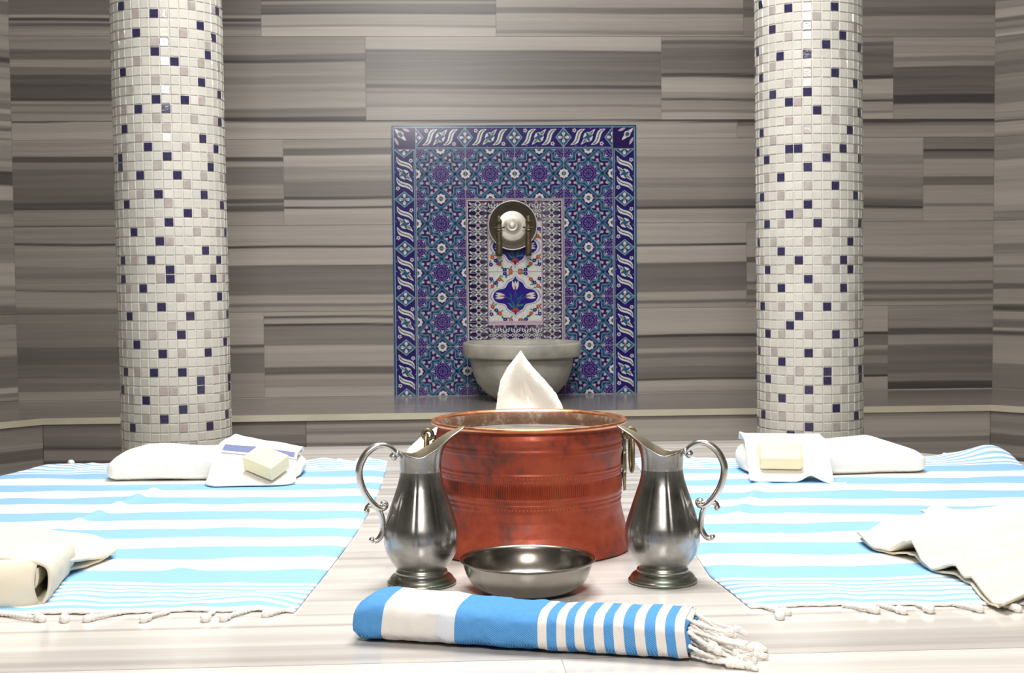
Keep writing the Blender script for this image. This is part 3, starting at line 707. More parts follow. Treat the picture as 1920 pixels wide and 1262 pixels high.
# ------------------------------------------------------------------ marble basin (kurna) on the bench
bx = wall_pt(.024, -.242, 0)
basin = empty('marble_basin', (bx.x, bx.y, BZ), 'round grey marble wash basin with thick rim standing on bench below the taps', 'basin')
def lobes(r, z, a): return r * (1 + .022 * (abs(sin(4 * a + .4)) - .6) * min(1, max(0, (z - .02) / .08)))
prof = [(.0, 0), (.085, 0), (.105, .008), (.145, .035), (.178, .075), (.195, .12), (.203, .165), (.206, .180)]
mesh('bowl', *lathe(prof, 128, lobes), 'basin_marble', basin)
prof = [(.205, .172), (.226, .174), (.230, .180), (.2325, .222), (.231, .228), (.226, .231), (.200, .231), (.194, .226), (.180, .15), (.12, .07), (0, .06)]
mesh('rim', *lathe(prof, 128, lambda r, z, a: r * (1 + .008 * abs(sin(4 * a)) * (r > .2))), 'basin_marble', basin)

# ------------------------------------------------------------------ metal wash bowl hung behind the taps, and the two taps
hb = wall_pt(.004, -.010, 1.128)
hang = empty('hammam_bowl', hb, 'shiny round metal bowl with raised centre boss hanging on the tile panel', 'bowl', rz=YAW)
def facing(V):                       # lathe axis z -> towards the camera (-y)
    return [(v[0], -v[2], v[1]) for v in V]
prof = [(0, .012), (.010, .0125), (.0125, .010), (.0135, .0062), (.0165, .0052), (.019, .0078), (.0215, .0078), (.024, .0035), (.040, .002), (.050, .0016), (.0585, .0005)]
prof_r = [(.0585, .0005), (.064, .001), (.0655, .004), (.078, .010), (.088, .022), (.0935, .034), (.0965, .036), (.0985, .0362), (.0992, .035), (.0985, .033), (.0945, .030), (.09, .020), (.08, .008), (.066, 0), (0, -.002)]
V, F = lathe(prof[::-1], 96); mesh('base_disc', facing(V), F, 'disc_metal', hang)
V, F = lathe(prof_r[:8] , 96); mesh('bowl_wall', facing(V), F, 'tin_dark_reflection', hang)
V, F = join(lathe(prof_r[7:], 96), lathe([(.0980 + .0022 * cos(t), .0355 + .0022 * sin(t)) for t in [k * pi / 6 for k in range(13)]], 96)); mesh('rim', facing(V), F, 'disc_metal', hang)
def tap(s, label):
    o = wall_pt(s, 0, 1.022)
    t = empty('brass_tap', o, label, 'tap', 'pair of taps over the basin', rz=YAW)
    V, F = lathe([(0, 0), (.018, 0), (.018, .004), (.012, .009), (.0075, .012), (.0075, .06), (0, .061)], 32); mesh('wall_stem', facing(V), F, 'tap_metal', t)
    pth = [Vector((0, -.058, 0)), Vector((0, -.060, .02)), Vector((0, -.061, .05)), Vector((0, -.062, .08))]
    mesh('spout', *join(tube(spline(pth, 5), [.0125] * 8 + [.0115] * 8, 16), lathe([(0, -.022), (.010, -.022), (.0125, -.012), (.0125, .004), (.0105, .012)], 20) if False else tube([Vector((0, -.058, -.018)), Vector((0, -.058, .012))], .0125, 20)), 'tap_metal', t)
    V, F = lathe([(0, .082), (.0135, .082), (.014, .088), (.009, .092), (.0105, .100), (.0085, .108), (.012, .116), (.0125, .124), (.008, .130), (.0055, .136), (.009, .142), (0, .146)], 28)
    vb = mesh('valve_body', [(v[0], v[1] - .062, v[2]) for v in V], F, 'brass', t)
    V, F = blob((0, -.078, .122), .0085, amp=.02); mesh('knob', V, F, 'brass', vb)
    pth = spline([Vector((-.022, -.066, .098)), Vector((0, -.072, .094)), Vector((.022, -.066, .098))], 4)
    mesh('lever', *tube(pth, .0035, 10), 'tap_metal', vb)
tap(-.052, 'old metal tap with small gold knob on left side of hanging bowl')
tap(.066, 'old metal tap with small gold knob on right side of hanging bowl')

# ------------------------------------------------------------------ copper cauldron
CX, CY = .0265, 2.327
pot = empty('copper_cauldron', (CX, CY, ST), 'large reddish hammered copper cauldron with brass ring handles', 'cauldron', rz=radians(-2))
outer = [(.0, .0005), (.156, .0005), (.1660, .002), (.1672, .007), (.1642, .020), (.157, .040), (.1515, .062), (.1490, .078), (.1490, .086), (.1500, .0875), (.1512, .089), (.1500, .0905), (.1502, .094),
         (.1514, .096), (.1504, .0985), (.1508, .124), (.1520, .1255), (.1508, .128), (.1512, .134), (.1526, .137), (.1514, .140), (.1520, .150), (.1528, .1665), (.1546, .1685), (.1526, .171), (.1550, .1735), (.1530, .1765), (.1532, .183), (.1522, .192), (.1500, .199), (.1500, .203)]
fine = []
for (r0, z0), (r1, z1) in zip(outer, outer[1:]):
    k = max(1, int(abs(z1 - z0) / .0014)); fine += [(lerp(r0, r1, i / k), lerp(z0, z1, i / k)) for i in range(k)]
fine.append(outer[-1])
def chased(r, z, a):
    d = .0006 * nz(a * 6, z * 60) + .0012 * nz(cos(a) * 2.2, sin(a) * 2.2, z * 9)
    if .099 < z < .1235: d += .0017 * cos(a * 264) * min(1, (z - .099) / .002, (.1235 - z) / .002)       # upright flutes
    for zc in (.082, .1315): q = (z - zc) / .0022; d += .0016 * exp(-q * q) * (.5 + .5 * cos(a * 160))
    return r + (d if r > .14 else 0)
mesh('body', *lathe(fine, 1584, chased), 'copper', pot)
a0r = [(.150, .2025), (.1545, .2030), (.1585, .2045), (.1606, .2070), (.1606, .2098), (.1588, .2116), (.1560, .2116), (.1530, .2098), (.1505, .2068), (.1495, .203)]
mesh('rim', *lathe(a0r, 180, lambda r, z, a: r * (1 + .003 * nz(cos(a) * 2, sin(a) * 2))), 'copper_rim', pot)
mesh('inner_wall', *lathe([(.1505, .2066), (.1478, .202), (.1470, .195), (.148, .17), (.148, .12)], 160), 'copper_inside', pot)
wv, wf = grid(lambda u, v: (.1478 * v * cos(2 * pi * u) + 0, .1478 * v * sin(2 * pi * u), .1855 + .0012 * nz(u * 9, v * 9)), 120, 16, True)
tag(mesh('water_surface', wv, wf, 'water', pot), 'greyish scummy water standing in the cauldron')
def brass_handle(ang, nm):
    h = []
    # plate: leaf-shaped escutcheon bent to the wall of the pot, x outwards, y tangent, z up
    outl = [(0, .074), (.010, .070), (.014, .062), (.008, .056), (.015, .048), (.019, .038), (.017, .028), (.009, .021), (.014, .017), (.016, .009), (.010, .003), (.005, -.006), (0, -.014)]
    pts = outl + [(-y, z) for y, z in outl[-2:0:-1]]
    n = len(pts); V = [(.1548 - 0.9 * y * y / .155 + .001 * 0, y, z + .104) for y, z in pts] + [(.1592 - .9 * y * y / .155, y * .92, (z - .03) * .95 + .134) for y, z in pts]
    V += [(.1545, 0, .134), (.1605, 0, .134)]
    F = [(i, (i + 1) % n, (i + 1) % n + n, i + n) for i in range(n)] + [((i + 1) % n + n, 2 * n + 1, i + n) for i in range(n)]
    R_ = Matrix.Rotation(ang, 3, 'Z')
    pl = mesh('escutcheon', [R_ @ Vector(v) for v in V], F, 'brass', pot)
    # two small eyelets and the drop ring that hangs in them
    ey = tube([Vector((.1585 + .008 + .008 * cos(t), 0, .186 + .008 * sin(t))) for t in [i * 2 * pi / 20 for i in range(21)]], .0032, 10, side=Vector((0, 1, 0)))
    st_ = tube([Vector((.150, 0, .180)), Vector((.160, 0, .183))], .004, 10)
    e_ = join(ey, st_); mesh('eyelet', [R_ @ Vector(v) for v in e_[0]], e_[1], 'brass', pl)
    ring = [(0.0, .186), (.016, .182), (.027, .168), (.029, .150), (.024, .134), (.012, .125), (0, .123)]
    P_ = [Vector((.1685, y, z)) for y, z in ring] + [Vector((.1685, -y, z)) for y, z in ring[-2::-1]]
    P_ = spline(P_, 4); v_, f_ = tube(P_, .0032, 10)
    mesh('drop_ring', [R_ @ Vector(v) for v in v_], f_, 'brass', pl)
brass_handle(radians(2), 'r'); brass_handle(radians(182), 'l')

# ------------------------------------------------------------------ pewter jugs
def jug(x, y, sgn, rz, label, foot_c):
    """sgn +1: spout to +x, handle to -x"""
    j = empty('pewter_jug', (x, y, ST), label, 'jug', 'pewter jugs beside the cauldron', rz=rz)
    body = [(.0300, .020), (.0355, .0235), (.0423, .032), (.0503, .046), (.0540, .0600), (.0548, .070), (.0542, .080), (.0522, .089), (.0451, .111), (.0374, .134), (.0337, .145), (.0311, .156), (.0301, .164), (.0300, .166)]
    def flute(r, z, a):
        k = min(1, max(0, (z - .05) / .04)) * min(1, max(0, (.20 - z) / .02))
        q = abs(sin(a * 5 + .3))
        return r * (1 - .022 * k * (1 - min(1, q * 2.4)) ** 2)
    sm = spline([Vector((r, 0, z)) for r, z in body], 5)
    n = 160; rows = [(p.x, p.z) for p in sm]
    V = []; F = []
    RIM = [(-.0335, .1957), (-.022, .1905), (-.009, .1880), (0, .1900), (.0187, .1990), (.0325, .2085), (.046, .2175), (.0645, .2262), (.07, .228)]
    def topz(a):                   # rim height round the mouth; a = 0 is the spout
        c = cos(a); return interp(RIM, .031 * c + .0360 * max(0, c) ** 2.2)
    for r, z in rows:
        for i in range(n):
            a = 2 * pi * i / n; rr = flute(r, z, a)
            V.append((sgn * rr * cos(a), rr * sin(a), z))
    K = 16
    for q in range(1, K + 1):
        t = q / K
        for i in range(n):
            a = 2 * pi * i / n; c = cos(a); s_ = max(0.0, c)
            z = .166 + (topz(a) - .166) * t
            rr = .0300 + .0012 * t * t
            ext = .0360 * (s_ ** 2.2) * t ** 3.0
            pinch = 1 - .10 * (s_ ** 1.5) * t
            V.append((sgn * (rr * c + ext), rr * sin(a) * (pinch if c > 0 else 1), z))
    rowsN = len(rows) + K
    for jj in range(rowsN - 1):
        for i in range(n):
            a = jj * n + i; b_ = jj * n + (i + 1) % n
            F.append((a, b_, b_ + n, a + n) if sgn > 0 else (a + n, b_ + n, b_, a))
    b = mesh('body', V, F, ['pewter', 'jug_inside'], j); mod(b, 'SOLIDIFY', thickness=.0016, offset=-1, material_offset=1, material_offset_rim=0)
    foot = [(0, 0), (.0475, 0), (.0503, .0015), (.0503, .0042), (.0488, .0060), (.0475, .0066), (.0466, .0092), (.0440, .0125), (.0398, .0150), (.0380, .0158), (.0374, .0178), (.0378, .0192), (.0368, .0210), (.0352, .0222), (.0356, .0240), (.0300, .0245)]
    f = mesh('foot', *lathe(foot, 96), 'pewter_foot', j); tag(f, foot_c)
    def P(px_, pz): return Vector((-sgn * px_ * 1.02, 0, pz))
    up = [P(.0340, .1890), P(.0360, .1930), P(.0400, .1980), P(.0470, .2028), P(.0555, .2050), P(.0660, .2028), P(.0780, .1932), P(.0860, .1785), P(.0880, .165), P(.0842, .1465), P(.0762, .1305), P(.0680, .1200), P(.0600, .1140), P(.0530, .1145), P(.0508, .1195), P(.0545, .1213)]
    lo = [P(.0785, .1105), P(.0765, .1168), P(.0705, .1188), P(.0630, .1145), P(.0572, .1032), P(.0550, .0894), P(.0562, .0780), P(.0613, .0695), P(.0675, .0665), P(.0720, .0690)]
    up = spline(up, 6); lo = spline(lo, 6)
    def rad(L_, a, b_): return [a + b_ * sin(pi * i / (L_ - 1)) for i in range(L_)]
    v1 = tube(up, rad(len(up), .0040, .0012), 14, 1.35, Vector((1, 0, 0))); v2 = tube(lo, rad(len(lo), .0034, .0010), 14, 1.3, Vector((1, 0, 0)))
    balls = [blob(P(.0385, .1880), .0060, sy=1.1, amp=.1), blob(P(.0545, .1205), .0042, sy=1.3, amp=.1), blob(P(.0780, .1115), .0045, sy=1.3, amp=.1), blob(P(.0712, .0685), .0044, sy=1.3, amp=.1), blob(P(.0335, .1920), .0050, sy=1.3, amp=.1), blob(P(.0545, .0840), .0033, sx=1.6, amp=.05)]
    h = mesh('handle', *join(v1, v2, *balls), 'pewter_handle', j); tag(h, 'pale scrolled handle')
    return j
jug(-.1345, 2.053, 1, radians(15), 'tarnished pewter jug on left side of copper cauldron, spout to the right', 'tarnished stepped round foot')
jug(.2165, 2.053, -1, radians(-15), 'tarnished pewter jug on right side of copper cauldron, spout to the left', 'greenish stepped round foot')

# ------------------------------------------------------------------ steel bowl
sb = empty('steel_bowl', (.0195, 2.000, ST), 'shallow brushed steel bowl in front of the cauldron', 'bowl')
so_ = [(0, .0008), (.050, .0008), (.060, .0022), (.074, .009), (.084, .020), (.0900, .034), (.0925, .0435), (.0955, .0455), (.0968, .0468), (.0960, .0480), (.0938, .0475), (.0905, .0445), (.0880, .034), (.0820, .0215), (.072, .0110), (.058, .0042), (.048, .0028), (0, .0028)]
mesh('bowl_body', *lathe([(p.x, p.z) for p in spline([Vector((r, 0, z)) for r, z in so_], 4)], 160), 'steel', sb)

# ------------------------------------------------------------------ cloth with tassels
def cord(p0, p1, r=.0026, seed=0, knot=.0058, tuft=.014, sag=0.0):
    """twisted cord from p0 to a knot at p1 and a short brush behind it"""
    p0 = Vector(p0); p1 = Vector(p1); d_ = p1 - p0; L_ = d_.length; sd = Vector((-d_.y, d_.x, 0)).normalized()
    n = max(6, int(L_ / .0022)); path = []; rads = []
    for i in range(n + 1):
        t = i / n; p = p0 + d_ * t + sd * (.10 * L_ * nz(t * 2.2, seed * 3.1)) * sin(pi * t); p.z -= sag * sin(pi * t); path.append(p)
        rads.append(r * (1 + .22 * sin(i * 2.0)))
    a = tube(path, rads, 8); b_ = blob(p1, knot, 1.15, .95, .9, 8, seed, .35)
    e = d_.normalized(); tail = [p1 + e * (k / 4) * tuft - Vector((0, 0, .35 * knot * k / 4)) for k in range(5)]
    c_ = tube(tail, [r * 1.1, r * 1.9, r * 2.1, r * 1.9, r * .9], 9)
    return join(a, b_, c_)

# flat peshtemals: rows of the grid follow the woven stripes
def stripes_rows():
    rows = [(0.0, 'w')]; v = .012
    for k in range(6):                        # near end: five fine blue lines
        rows.append((v, 'b')); rows.append((v + .0125, 'w')); v += .0255
    v = .166; out = rows
    for k in range(13): out.append((v + k * .0865, 'b' if k % 2 == 0 else 'w'))
    v = .166 + 13 * .0865; out.append((v, 'w')); v += .010
    for k in range(6): out.append((v, 'b')); out.append((v + .0125, 'w')); v += .0255
    out.append((v + .004, 'end')); return out
ROWS = stripes_rows(); CL = ROWS[-1][0]
def off_edge(x, y):
    """distance of a point beyond the octagonal platform edge (world xy), and the outward normal"""
    q = Vector((x, y, 0)) - SC; best = (-9, None)
    for k in range(8):
        nn = rot(NN, k * pi / 4); dd = q.dot(nn) - AP
        if dd > best[0]: best = (dd, nn)
    return best
def peshtemal(x0, y0, wd, label, skew0, skew1, creases, seed, tassels, curl):
    p = empty('striped_peshtemal', (x0 + wd / 2, y0 + CL / 2, ST), label, 'towel', 'flat striped towels on the platform')
    ox, oy = x0 + wd / 2, y0 + CL / 2
    V = []; F = []; MI = []; NX = 150; rows = []
    for (v0, c), (v1, _) in zip(ROWS, ROWS[1:]):
        k = max(1, round((v1 - v0) / .006)); rows += [(lerp(v0, v1, i / k), c) for i in range(k)]
    rows.append((CL, 'w'))
    for v, c in rows:
        e0 = max(0, 1 - v / .17); e1 = max(0, 1 - (CL - v) / .16); ee = max(e0, e1)
        for i in range(NX + 1):
            u = i / NX
            x = x0 + u * wd + skew0(v) * (1 - u) + skew1(v) * u
            y = y0 + v
            nn_ = nz(x * 3.1, y * 4.2, seed); n2_ = nz(x * 9, y * 14, seed + 5); n3_ = nz(x * 22, y * 7, seed + 9)
            y += .007 * nn_ + .0045 * n2_ + .0015 * n3_ + ee * (.018 * nz(x * 7, y * 6, seed + 2) + .008 * n3_)
            z = .0018 + .0022 * (nn_ + .5) + .0020 * (n2_ + .3) + ee * .010 * max(0, nz(x * 8, y * 9, seed + 4)) + ee * .004 * (n3_ + .4)
            for (ax, ay, bx_, by_, hgt, wdt) in creases:
                dx, dy = bx_ - ax, by_ - ay; L2 = dx * dx + dy * dy; t = ((x - ax) * dx + (y - ay) * dy) / L2
                if -.1 < t < 1.1:
                    dd = abs((x - ax) * dy - (y - ay) * dx) / sqrt(L2)
                    if dd < wdt * 3: z += hgt * exp(-(dd / wdt) ** 2) * sstep((t + .1) * 5) * sstep((1.1 - t) * 5)
            ed = min(1, min(u, 1 - u) / .03, v / .03 + .1); z = .0006 + (z - .0006) * (.15 + .85 * ed)
            z += curl(u, v)
            z = max(z, .0006)
            dd, nrm = off_edge(x, y)
            if dd > .004 and nrm is not None:
                q = dd - .004; x -= nrm.x * q * .92; y -= nrm.y * q * .92; z -= q * .75
            V.append((x - ox, y - oy, z))
    for j in range(len(rows) - 1):
        for i in range(NX):
            a = j * (NX + 1) + i; F.append((a, a + 1, a + NX + 2, a + NX + 1)); MI.append(0 if rows[j][1] == 'w' else 1)
    c = mesh('cloth', V, F, ['cloth_white', 'cloth_blue_lit'], p, mi=MI); mod(c, 'SOLIDIFY', thickness=.0012, offset=1)
    # braided white selvedge along the near end
    e = [Vector(V[i]) + Vector((0, -.001, .0012)) for i in range(0, NX + 1, 1)]
    mesh('end_hem', *tube(e, [.0022 * (1 + .3 * sin(k * 1.9)) for k in range(len(e))], 7), 'cotton_cord', p)
    for q, (ax, ay, bx_, by_, kn) in enumerate(tassels):
        vv, ff = cord((ax - ox, ay - oy, .0035), (bx_ - ox, by_ - oy - (.020 if ay < 2.2 else 0), kn * .85), .0029, q + seed, kn, .011)
        mesh('tassel', vv, ff, 'cotton_cord', p)
    return p
peshtemal(-1.150, 1.888, .86, 'flat blue and white striped towel on left side of the copper cauldron',
    lambda v: .0, lambda v: -.004 + .022 * sin(v * 2.2), [(-.735, 2.97, -.80, 2.50, .0065, .010), (-.52, 2.15, -.40, 2.06, .004, .012), (-.345, 2.35, -.31, 2.36, .004, .02)], 1,
    [(-.690, 1.880, -.625, 1.868, .0062), (-.600, 1.880, -.590, 1.866, .0060), (-.520, 1.884, -.556, 1.868, .0058), (-.462, 1.884, -.482, 1.864, .0056), (-.402, 1.884, -.404, 1.864, .0060), (-.355, 1.888, -.378, 1.866, .0054), (-.296, 1.892, -.325, 1.886, .0050),
     (-1.04, 3.335, -1.045, 3.345, .0075), (-.33, 3.335, -.34, 3.352, .0075), (-.40, 3.335, -.41, 3.350, .006), (-.36, 3.33, -.365, 3.345, .006)],
    lambda u, v: .020 * exp(-((u - .05) / .07) ** 2 - ((v - CL + .05) / .06) ** 2))
peshtemal(.290, 1.892, .86, 'flat blue and white striped towel on right side of the copper cauldron',
    lambda v: -.004 * v + .026 * max(0, 1 - v / .19), lambda v: .0, [(.55, 3.05, .40, 2.55, .005, .014), (.60, 2.43, .70, 2.40, .006, .012), (.48, 2.32, .45, 2.40, .004, .006), (.75, 2.85, .52, 2.78, .004, .018)], 7,
    [(.350, 1.884, .345, 1.850, .0058), (.440, 1.888, .472, 1.876, .0066), (.488, 1.888, .508, 1.872, .0062), (.540, 1.888, .546, 1.876, .0068), (.588, 1.888, .610, 1.878, .0062), (.640, 1.888, .660, 1.878, .0060), (.688, 1.888, .684, 1.874, .0060), (.318, 1.900, .355, 1.872, .0056),
     (.43, 3.325, .425, 3.335, .005), (1.015, 3.33, 1.02, 3.34, .0075), (.515, 3.325, .50, 3.30, .004)],
    lambda u, v: .030 * exp(-((u - .95) / .07) ** 2 - ((v - CL + .06) / .07) ** 2) )

# ------------------------------------------------------------------ folded striped towel in front
fr = empty('folded_peshtemal', (.0, 1.69, ST), 'folded bright blue and white striped towel lying in the foreground with knotted fringe', 'towel')
A_ = Vector((-.200, 1.724, 0)); B_ = Vector((.200, 1.618, 0)); ex = (B_ - A_).normalized(); ey = Vector((-ex.y, ex.x, 0)); FL = (B_ - A_).length
mx = [655, 713, 858, 1020, 1037, 1056, 1074, 1091, 1108, 1127, 1146, 1164, 1183, 1204, 1223, 1243, 1261, 1279, 1297]
sb_ = [(q - 655) / 642 for q in mx]
fw, fh = .098, .050
def roll_pt(u, a):
    """rounded flat section, a from the front bottom over the top to the back bottom"""
    wdt = fw * (1 + .04 * sin(u * 5 + 1) + .0 * u); h = fh * (1.02 - .05 * u + .05 * exp(-((u - .06) / .1) ** 2)) * (1 + .03 * sin(u * 9))
    e_ = 1 - .55 * max(0, 1 - u / .03) ** 2
    ca, sa = cos(a), sin(a); p_ = .62
    yy = wdt / 2 - wdt / 2 * math.copysign(abs(ca) ** p_, ca) * (e_ if 0 else 1)
    zz = h / 2 + h / 2 * math.copysign(abs(sa) ** p_, sa) * (.55 + .45 * e_)
    cr = .0022 * nz(u * 14, a * 1.3, 2) + .0011 * nz(u * 40, a * 3, 4)
    lean = .012 * sin(a) * (u - .5)
    q = A_ + ex * (u * FL - .010 * math.cos(a * .5) * 0 + lean * 0) + ey * (yy + cr)
    q += ex * (.010 * (zz / h) * (1 - 2 * u) * .6 + .006 * (yy / wdt) * 0)
    return Vector((q.x - .0, q.y - 1.69, zz + cr * .7 + .0012))
US = []
for i in range(len(sb_) - 1):
    k = max(2, int((sb_[i + 1] - sb_[i]) * FL / .0035)); US += [(lerp(sb_[i], sb_[i + 1], t / k), i) for t in range(k)]
US.append((1.0, 17)); NA = 84; V = []; F = []; MI = []
for u, i in US:
    for k in range(NA): V.append(roll_pt(u, -pi + 2 * pi * k / NA + .0))
for j in range(len(US) - 1):
    for k in range(NA):
        a = j * NA + k; b_ = j * NA + (k + 1) % NA; F.append((a, b_, b_ + NA, a + NA)); i = US[j][1]
        MI.append(1 if i == 0 or i == 2 or (i > 3 and i % 2 == 0) else 2 if (i == 1 and US[j][0] > .255 and 26 < k < 50) else 0)
cl = mesh('cloth', V, F, ['weave_white', 'weave_blue', 'weave_pale'], fr, mi=MI)
# closed left end: soft pillow of cloth, and rolled inner layers at the right end
def endcap(u, bulge, cmat, name):
    V = []; F = []; cc = sum((roll_pt(u, -pi + 2 * pi * k / NA) for k in range(NA)), Vector()) / NA
    R_ = 8
    for r_ in range(R_ + 1):
        t = r_ / R_
        for k in range(NA):
            p = roll_pt(u, -pi + 2 * pi * k / NA); q = cc + (p - cc) * cos(t * pi / 2) + ex * bulge * sin(t * pi / 2); V.append(q)
    for j in range(R_):
        for k in range(NA): a = j * NA + k; b_ = j * NA + (k + 1) % NA; F.append((a, b_, b_ + NA, a + NA))
    return mesh(name, V, F, cmat, fr)
tag(endcap(0.0, -.006, 'weave_blue', 'folded_end'), 'blue folded end of the towel')
# layered right end: a flat spiral of cloth seen end on
cc = sum((roll_pt(1, -pi + 2 * pi * k / NA) for k in range(NA)), Vector()) / NA
sp = []
for k in range(150):
    t = k / 149; a = pi * .9 - t * 4.4 * pi; s_ = .97 - .80 * t
    q = roll_pt(1, (a + pi) % (2 * pi) - pi); sp.append(cc + (q - cc) * s_)
V = []; F = []; MI = []
for k, p in enumerate(sp):
    for d_ in (-.04, .004 - .003 * sin(k * .31)): V.append(p + ex * d_)
for k in range(len(sp) - 1): F.append((2 * k, 2 * k + 1, 2 * k + 3, 2 * k + 2)); MI.append(0 if (k // 9) % 3 == 1 else 1)
ly = mesh('inner_layers', V, F, ['weave_white', 'weave_blue'], fr, mi=MI); mod(ly, 'SOLIDIFY', thickness=.0028, offset=0)
tag(ly, 'blue and white cloth layers rolled inside the right end')
rt = random.Random(12)
for k in range(46):
    a = rt.uniform(-.35, 1.15) * pi; s_ = rt.uniform(.35, .98); q = roll_pt(1, a); st0 = cc + (q - cc) * s_ + ex * .002
    L_ = rt.uniform(.022, .074); dy = rt.uniform(-.75, .45)
    en = st0 + ex * L_ + ey * (L_ * dy * .5) ; en.z = max(.006, st0.z - rt.uniform(.2, 1.0) * L_)
    if k % 4 == 0: en.z = .0062
    kn = rt.uniform(.0044, .0066)
    vv, ff = cord(st0, en, rt.uniform(.0017, .0025), k * 1.7, kn, rt.uniform(.008, .016), .002)
    vv = [Vector((v[0], v[1], max(v[2], .0006))) for v in vv]
    mesh('tassel', vv, ff, 'cotton_cord', fr)

# ------------------------------------------------------------------ thick white towels lying on the striped ones
def bundle(name, A0, B0, dep, hf, label, shape, seed, parent_loc, m='terry', dep_f=None, nu=110, na=72, amp=.003):
    """soft folded towel from A0 to B0 (front edge), dep deep; shape(u) scales the height"""
    o_ = empty(name, parent_loc, label, 'towel')
    A0 = Vector(A0); B0 = Vector(B0); e = (B0 - A0).normalized(); f = Vector((-e.y, e.x, 0)); L_ = (B0 - A0).length; PL = Vector(parent_loc)
    def fn(k, u):
        a = -pi + 2 * pi * k; cap = 1
        ee = min(u, 1 - u) * L_ / .028; cap = sqrt(max(0, 1 - (1 - min(1, ee)) ** 2)) if ee < 1 else 1
        h = hf * shape(u); w2 = dep / 2 * (dep_f(u) if dep_f else 1)
        ca, sa = cos(a), sin(a); p_ = .55
        yy = dep / 2 - w2 * math.copysign(abs(ca) ** p_, ca) * (.55 + .45 * cap)
        zz = h / 2 + h / 2 * math.copysign(abs(sa) ** p_, sa) * (.30 + .70 * cap)
        q = A0 + e * (u * L_) + f * yy; q.z = ST + .004 + zz
        n_ = nz(q.x * 9, q.y * 9, q.z * 18 + seed); n2 = nz(q.x * 170, q.y * 170, q.z * 170)
        q += Vector((-.3 * ca, -ca, sa)) * (amp * n_ + .0011 * n2)
        if q.z < ST + .003: q.z = ST + .003
        return q - PL
    V, F = grid(fn, na, nu, True); n = na
    F.append(tuple(range(n - 1, -1, -1))); F.append(tuple(range(len(V) - n, len(V))))
    mesh('folded_terry', V, F, m, o_); return o_
bundle('white_towel', (-.882, 3.028, 0), (-.462, 3.03, 0), .19, .069, 'thick folded cream white towel on left striped towel, under the blue edged mitt',
       lambda u: interp([(0, .62), (.06, .80), (.15, .96), (.24, 1.0), (.45, .93), (.6, .95), (.78, .88), (1, .55)], u), 3, (-.67, 3.15, ST), dep_f=lambda u: .88 + .1 * sin(u * 3))
bundle('white_towel', (.512, 3.004, 0), (.905, 3.045, 0), .19, .067, 'thick folded white towel on right striped towel, partly under the plain white mitt',
       lambda u: interp([(0, .85), (.1, 1.0), (.45, .99), (.68, 1.06), (.74, 1.10), (.80, 1.0), (.92, .78), (1, .66)], u), 9, (.71, 3.13, ST), dep_f=lambda u: .9 + .08 * cos(u * 4))

def sheet(name, fn, nu, nv, mats, parent, mi=None, th=.003):
    V, F = grid(fn, nu, nv); idx = None
    if mi: idx = [mi((i + .5) / nu, (j + .5) / nv) for j in range(nv) for i in range(nu)]
    o_ = mesh(name, V, F, mats, parent, mi=idx); mod(o_, 'SOLIDIFY', thickness=th, offset=1); return o_
# left mitt: slopes from the top of the towel down to the striped cloth in front
mL = empty('bath_mitt', (-.54, 3.05, ST), 'white bath mitt with navy blue edge stripes draped over the left thick towel', 'mitt')
def prof_mitt(v, top, y0, y1, run):
    """v 0 front edge .. 1 back: y and z"""
    y = lerp(y0, y1, v); t = min(1, max(0, (y - y0 - .006) / run))
    return y, .007 + (top - .007) * sstep(t) * .6 + (top - .007) * t * .4
def mitt_left(u, v):
    fl = Vector((-.648, 2.945)); frr = Vector((-.462, 2.960)); br = Vector((-.470, 3.170)); bl = Vector((-.628, 3.225))
    a = fl.lerp(frr, u); b_ = bl.lerp(br, u); p = a.lerp(b_, v)
    if v < .25: rnd = min(u, 1 - u) / .16; p.y += .030 * (1 - v / .25) * max(0, 1 - rnd) ** 2
    run = lerp(.135, .14, u); top = lerp(.079, .060, u ** 1.2); t = min(1, max(0, v * 2.0 - .03))
    z = .0075 + (top - .0075) * (sstep(t) * .55 + t * .45)
    z += .0022 * nz(p.x * 18, p.y * 18, 2) + .004 * exp(-((u - .0) / .08) ** 2) * v
    if v > .94: z -= .010 * ((v - .94) / .06) ** 2
    return Vector((p.x + .54, p.y - 3.05, z))
def mm(u, v): return 1 if .40 < v < .50 and .06 < u < .97 else 2 if (.365 < v < .38 or .52 < v < .535) and u > .06 else 0
sheet('cloth', mitt_left, 60, 110, ['mitt_cloth', 'mitt_blue', 'thread_grey'], mL, mm, .004)
mR = empty('bath_mitt', (.59, 3.03, ST), 'plain white bath mitt draped over the right thick towel', 'mitt')
def mitt_right(u, v):
    fl = Vector((.494, 2.948)); frr = Vector((.668, 2.942)); br = Vector((.688, 3.190)); bl = Vector((.510, 3.200))
    p = fl.lerp(frr, u).lerp(bl.lerp(br, u), v)
    t = min(1, max(0, v * 2.0 - .03)); top = lerp(.078, .077, u)
    z = .0075 + (top - .0075) * (sstep(t) * .5 + t * .5) + .0016 * nz(p.x * 18, p.y * 18, 5)
    z += .012 * exp(-((u - .72) / .10) ** 2 - (v / .10) ** 2) + .004 * exp(-((u - .0) / .05) ** 2)
    if v > .93: z -= .014 * ((v - .93) / .07) ** 2
    return Vector((p.x - .59, p.y - 3.03, z))
sheet('cloth', mitt_right, 60, 80, 'mitt_cloth', mR, None, .004)
pth = spline([Vector((.052, -.080, .012)), Vector((.066, -.100, .008)), Vector((.084, -.110, .006)), Vector((.10, -.10, .006))], 5)
mesh('hanging_loop', *tube(pth, .0030, 8, .6), 'mitt_cloth', mR)

